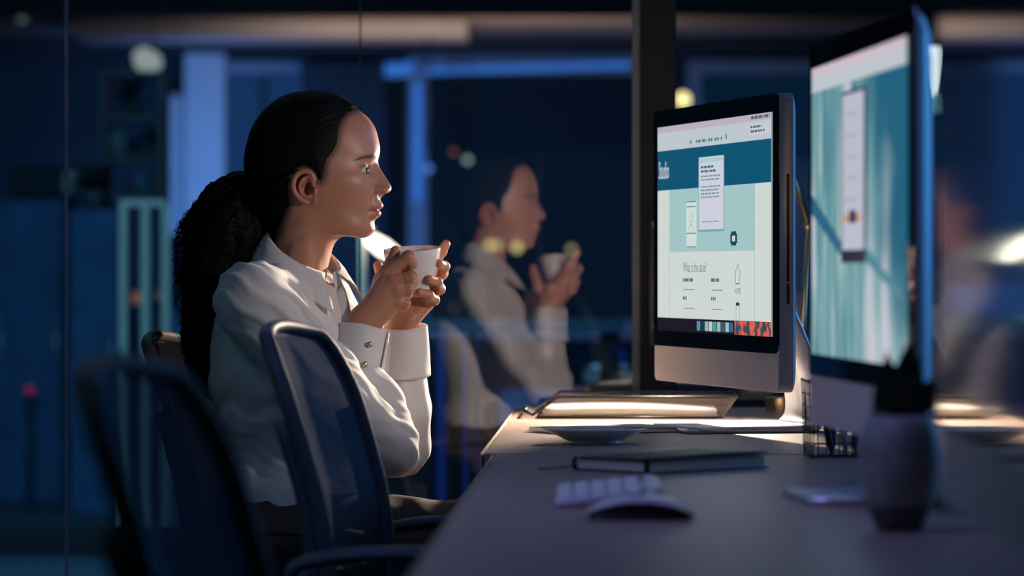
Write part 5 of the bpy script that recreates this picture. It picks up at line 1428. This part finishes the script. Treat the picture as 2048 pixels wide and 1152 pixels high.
cx = (ct[..., 0] - 1024) / SPX + ox + hr_ * np.cos(tt * fr_ * 2 * PI + ph); cy = HY + oy + hr_ * np.sin(tt * fr_ * 2 * PI + ph)
cz = CAMZ - (ct[..., 1] - HOR) / SPX + hr_ * .5 * np.sin(tt * fr_ * 2 * PI + ph * 2) + rs.uniform(-.012, .012, (n, 1)) * tt
V, Q = tubes(np.stack([cx, cy, cz], -1), rs.uniform(.0004, .0008, (n, 1)))
quad_mesh('ponytail_curls', lp_(V), Q, m_hair, person)['kind'] = 'stuff'
MB().tube([tuple(lp_(B3(503, 362, 0))), tuple(lp_(B3(494, 367, 0)))], .0185, 20).build('hair_tie', mat('hair_tie', (.02, .02, .03), .6), person, bevel=.003)

# ------------------------------------------------------------------ white shirt
m_shirt = mat('white_cotton', (0.72, 0.715, 0.73), .8, bump=(700, .12, .0004), sheen=.2)
lo = np.array([hx(395), HY - .27, hz(1075)]); hi = np.array([hx(885), HY + .27, hz(455)])
HS = .0034
G, ax = grid_pts(lo, hi, HS)
def C3(G, a, b, ra, rb): return sd_cone(G, B3(*a), B3(*b), ra, rb)
f = sd_ell(G, B3(556, 716, -.004), (.104, .148, .155))
f = smin(f, sd_ell(G, B3(606, 716, .0), (.080, .080, .100)), .03)
f = smin(f, C3(G, (582, 780, 0), (596, 1010, 0), .104, .106), .05)
f = smin(f, sd_ell(G, B3(600, 1030, 0), (.112, .155, .10)), .03)
f = smin(f, C3(G, (560, 592, -.055), (506, 590, -.136), .034, .043), .03)
f = smin(f, C3(G, (590, 590, .050), (622, 590, .138), .034, .043), .03)
f = smin(f, C3(G, (600, 632, -.006), (622, 675, -.006), .064, .064), .04)
nearS = [(506, 605, -.150, .059), (640, 760, -.150, .054), (735, 860, -.128, .048), (777, 893, -.108, .046), (752, 810, -.088, .043), (722, 752, -.072, .0350)]
farS = [(632, 600, .150, .057), (740, 790, .12, .050), (800, 893, .078, .046), (816, 820, .055, .037), (814, 740, .038, .031)]
for S_ in (nearS, farS):
    for i in range(len(S_) - 1):
        a, b = S_[i], S_[i + 1]
        d = C3(G, a[:3], b[:3], a[3], b[3]); f = smin(f, d, .022 if i < 2 else .008)
# folds carved along the sleeves and body
def wave(G, dirv, wl, ph, warp, sharp=1.0):
    ph_ = (G @ np.array(dirv, np.float32)) * (2 * PI / wl) + ph + warp * np.sin((G @ np.array([31., 22., -27.], np.float32)) + ph * 2) + .6 * warp * np.sin(G @ np.array([-57., 44., 61.], np.float32) + ph)
    s = np.sin(ph_); return np.sign(s) * np.abs(s) ** sharp
def near(G, a, b, r):
    return np.clip(1 - np.maximum(C3(G, a, b, 0, 0), 0) / r, 0, 1) ** .8
amp = near(G, (520, 560, -.15), (620, 700, -.16), .10)
f -= .0062 * amp * np.maximum(0, wave(G, (.62, .25, .74), .030, .4, .9, .8))
amp = near(G, (700, 830, -.14), (785, 900, -.11), .075)
f -= .0021 * amp * wave(G, (.15, .3, 1.0), .030, 1.2, 1.2)
amp = near(G, (724, 760, -.075), (790, 880, -.10), .07)
f -= .0020 * amp * wave(G, (.75, -.2, .45), .034, 2.2, 1.3)
amp = near(G, (812, 740, .04), (815, 880, .065), .07)
f -= .0032 * amp * wave(G, (.9, .2, .25), .032, .2, 1.1)
amp = near(G, (610, 600, -.08), (640, 760, -.10), .13)
f -= .0032 * amp * wave(G, (.85, .25, .30), .042, 2.5, 1.3)
amp = near(G, (470, 640, -.06), (500, 980, -.06), .16)
f -= .0036 * amp * wave(G, (.5, .4, .75), .055, 1.0, 1.4)
f -= .0008 * wave(G, (.55, .35, .75), .016, .3, 2.2) * np.clip(np.sin(G @ np.array([23., 17., 29.], np.float32)) + .4, 0, 1)
# neck opening
f = smax(f, -C3(G, (600, 470, 0), (603, 545, -.004), .056, .050), .006)
V, Q = surface_nets(f, lo, HS); V = smooth_mesh(V, Q, 2, .5)
shirt = quad_mesh('shirt', lp_(V), Q, m_shirt, person)
from mathutils.bvhtree import BVHTree
bvh = BVHTree.FromPolygons([tuple(v) for v in V], [tuple(int(x) for x in q) for q in Q])
def surf(px, py, off=.001):
    o = Vector((0, 0, CAMZ)); d = (P(px, py, HY) - o).normalized()
    h = bvh.ray_cast(o, d)
    if h[0] is None: return None
    return h[0] + h[1] * off * (1 if h[1].dot(d) < 0 else -1)
def lpv(v): return Vector(v) - Vector((HIPX, HY, 0))
# placket strip and front buttons
pp = [surf(px, py, .0016) for px, py in ((668, 566), (674, 585), (680, 605), (685, 630), (688, 648))]
pp = [p for p in pp if p is not None]
if len(pp) > 2:
    def strip(u, v):
        k = u * (len(pp) - 1); i = min(int(k), len(pp) - 2); p = pp[i].lerp(pp[i + 1], k - i)
        t = (pp[i + 1] - pp[i]).normalized(); sd = t.cross(Vector((0, -1, 0))).normalized()
        w = (v - .5) * .024
        return lpv(p + sd * w + Vector((0, 1, 0)) * (.25 * abs(w)))
    MB().grid(strip, 30, 5).build('placket', m_shirt, shirt).modifiers.new('s', 'SOLIDIFY').thickness = .0018
m_stud = mat('gold_stud', (0.62, 0.50, 0.36), .28, metal=.85)
def button(p, n, r, name='button', parent=None, m=None):
    q = Vector(n).to_track_quat('Z', 'Y').to_matrix()
    o = MB().lathe([(0, r * .55), (r * .5, r * .5), (r * .85, r * .32), (r, r * .05), (r * .9, -r * .1), (0, -r * .1)], n=24, M=q).build(name, m or m_stud, parent); o.location = lpv(p); return o
# cuffs: open cylinders along the wrist
def cuff(c0, c1, r0, r1, name, squash=.86, gap=None, flare=.0):
    c0, c1 = Vector(B3(*c0)), Vector(B3(*c1)); ax = (c1 - c0).normalized()
    u_ = ax.cross(Vector((0, 1, 0))).normalized(); v_ = ax.cross(u_).normalized()
    def fn(a, b):
        an = gap + a * (2 * PI - .0) if gap is not None else a * 2 * PI
        over = .0035 * (a ** 3)                       # the free end overlaps outside
        r = r0 + (r1 - r0) * b + over + .0009 * math.sin(an * 5 + b * 3)
        return lpv(c0 + (c1 - c0) * b + u_ * math.cos(an) * r + v_ * math.sin(an) * r * squash)
    o = MB().grid(fn, 72, 14).build(name, m_shirt, shirt); md = o.modifiers.new('s', 'SOLIDIFY'); md.thickness = .0022; md.offset = 0
    return o, c0, c1, u_, v_
# near cuff
NC0, NC1 = (727, 657, -.056), (707, 756, -.072)
cuff(NC0, NC1, .0365, .0395, 'cuff', .95, gap=.35)
cuff((808, 652, .028), (812, 752, .040), .0345, .0365, 'cuff', .95, gap=2.2)
for (px, py) in ((740, 689), (730, 729)):
    t = (py - 657) / 99; c = Vector(B3(727 - 20 * t, 657 + 99 * t, -.056 - .016 * t)); dxm = (px - (727 - 20 * t)) / SPX
    y = c.y - math.sqrt(max(1e-6, (.0365 + .003 * t) ** 2 - dxm ** 2)) * .95 - .0062
    p = Vector((c.x + dxm * 1.0, y, CAMZ - (py - HOR) / FPX * y)); p.x = (px - 1024) / FPX * y
    button(p, (p - c) * Vector((1, 1, .2)) , .0047, 'stud', shirt)
for (px, py) in ((846, 672), (842, 722)):
    t = (py - 652) / 100; c = Vector(B3(808 + 4 * t, 652 + 100 * t, .028 + .012 * t)); y = c.y - .012
    button(Vector(((px - 1024) / FPX * y, y, CAMZ - (py - HOR) / FPX * y)), (1, -.5, 0), .0028, 'stud', shirt)
# collar: stand and fold-over leaf running round the neck, open at the front
COLC = Vector(B3(606, 503, 0)); fyaw = math.radians(-36)
cf = Vector((math.cos(fyaw), math.sin(fyaw), 0)); cl = Vector((-math.sin(fyaw), math.cos(fyaw), 0))
def colpt(phi, lvl):
    """phi 0 at the front, + towards the far side; lvl 0 top fold, 1 outer edge of the leaf, -1 foot of the stand"""
    c, s = math.cos(phi), math.sin(phi)
    zc = 46 / SPX * c                                    # the front sits lower than the nape
    front = max(0, c) ** 3
    a = .0530 if c > 0 else .0500
    r = .0570
    top = COLC + cf * (a * c) + cl * (r * s) + Vector((0, 0, -zc + .003))
    if lvl == 0: return top
    out = (cf * c * .9 + cl * s)
    if lvl < 0: return top - Vector((0, 0, .030)) + out * .004
    drop = .044 + .010 * front; push = .023 + .010 * abs(s) + .010 * front
    return top + out * push - Vector((0, 0, drop)) + cf * (.013 * front)
def leafp(u, v):
    g = math.radians(17)
    phi = g + (2 * PI - 2 * g) * u
    top = colpt(phi, 0); low = colpt(phi, 1)
    # points of the leaf lean towards the front
    e0 = max(0, 1 - u / .10); e1 = max(0, 1 - (1 - u) / .10); e = max(e0, e1)
    sgn = 1 if u < .5 else -1
    low = low + (cf * .004 - Vector((0, 0, .010)) + cl * .016 * sgn) * e ** 1.3
    p = top.lerp(low, v); rise = .0045 * math.sin(PI * min(1, v * 1.0)) 
    return lpv(p + Vector((0, 0, rise * (1.4 if v < .4 else 1))) + (p - COLC).normalized() * .0010)
o = MB().grid(leafp, 90, 12).build('collar', m_shirt, shirt); md = o.modifiers.new('s', 'SOLIDIFY'); md.thickness = .0020; md.offset = 0
def standp(u, v):
    g = math.radians(10); phi = g + (2 * PI - 2 * g) * u
    return lpv(colpt(phi, 0).lerp(colpt(phi, -1), v))
o = MB().grid(standp, 72, 6).build('collar_stand', m_shirt, shirt); md = o.modifiers.new('s', 'SOLIDIFY'); md.thickness = .0014; md.offset = 1

# ------------------------------------------------------------------ trousers and shoes
m_trs = mat('brown_trousers', (0.085, 0.062, 0.052), .85, bump=(500, .25, .0006))
HT = .007
lo = np.array([hx(490), HY - .24, .04]); hi = np.array([hx(1080), HY + .24, hz(985)])
G, ax = grid_pts(lo, hi, HT)
f = sd_ell(G, B3(592, 1068, 0), (.125, .178, .095))
for sy in (-1, 1):
    f = smin(f, C3(G, (620, 1082, sy * .085), (940, 1085, sy * .105), .078, .060), .03)
    f = smin(f, sd_cone(G, B3(940, 1085, sy * .105), (hx(965), HY + sy * .11, .12), .060, .050), .02)
f -= .0045 * np.maximum(0, wave(G, (.7, .3, .6), .055, .7, 1.5))
V, Q = surface_nets(f, lo, HT); V = smooth_mesh(V, Q, 2, .5)
V, Q = biggest(V, Q)
quad_mesh('trousers', lp_(V), Q, m_trs, person)
lo = np.array([hx(900), HY - .2, -.02]); hi = np.array([hx(1024) + .16, HY + .2, .16])
for sy in (-1, 1):
    X0 = hx(965)
    G, ax = grid_pts((X0 - .09, HY + sy * .11 - .07, -.01), (X0 + .22, HY + sy * .11 + .07, .16), .006)
    f = smin(sd_cone(G, (X0 - .01, HY + sy * .11, .045), (X0 + .15, HY + sy * .11, .032), .040, .034), sd_cone(G, (X0, HY + sy * .11, .05), (X0, HY + sy * .11, .12), .040, .040), .02)
    f = smax(f, .004 - G[..., 2], .004)
    V, Q = surface_nets(f, (X0 - .09, HY + sy * .11 - .07, -.01), .006)
    quad_mesh('shoe', lp_(V), Q, m_black, person)
# ring on the finger
rp = Vector(B3(811, 555.5, -.0645)); rax = (Vector(B3(822, 553, -.065)) - Vector(B3(787, 560, -.064))).normalized()
a1 = rax.cross(Vector((0, 0, 1))).normalized(); a2 = rax.cross(a1).normalized()
MB().tube([lpv(rp + (a1 * math.cos(t) + a2 * math.sin(t)) * .0097 + rax * .0022 * max(0, math.cos((t - PI * .5) * 1.0)) ** 6) for t in [2 * PI * i / 40 for i in range(41)]], .0008, 8).build('ring', mat('gold', (.80, .56, .28), .22, metal=1.0), person)

# ------------------------------------------------------------------ cup held in the hands
cup = thing('cup', 'white porcelain cup held up in both of her hands', 'cup', B3(829, 583, .002), rot=(math.radians(6.0), math.radians(-3.2), 0))
cp = [(0, .002), (.021, .002), (.0235, .0), (.0250, .0015), (.0262, .006), (.0302, .014), (.0350, .024), (.0388, .036), (.0415, .048), (.0432, .058), (.0441, .0655), (.0437, .0668), (.0428, .0662), (.0418, .058), (.0400, .047), (.0370, .036), (.0330, .025), (.027, .015), (.018, .009), (0, .008)]
MB().lathe(cp, n=72).build('bowl', m_porc, cup)
ha = math.radians(236)
hd = Vector((math.cos(ha), math.sin(ha), 0))
MB().tube([tuple(hd * r + Vector((0, 0, z))) for r, z in crom([(.040, .052), (.052, .055), (.0575, .046), (.055, .034), (.046, .024), (.036, .020)], 6)], .0032, 12, flat=(1, 1.3)).build('handle', m_porc, cup)
MB().lathe([(0, .046), (.0390, .046)], n=48).build('coffee', mat('coffee', (.03, .015, .008), .08), cup)
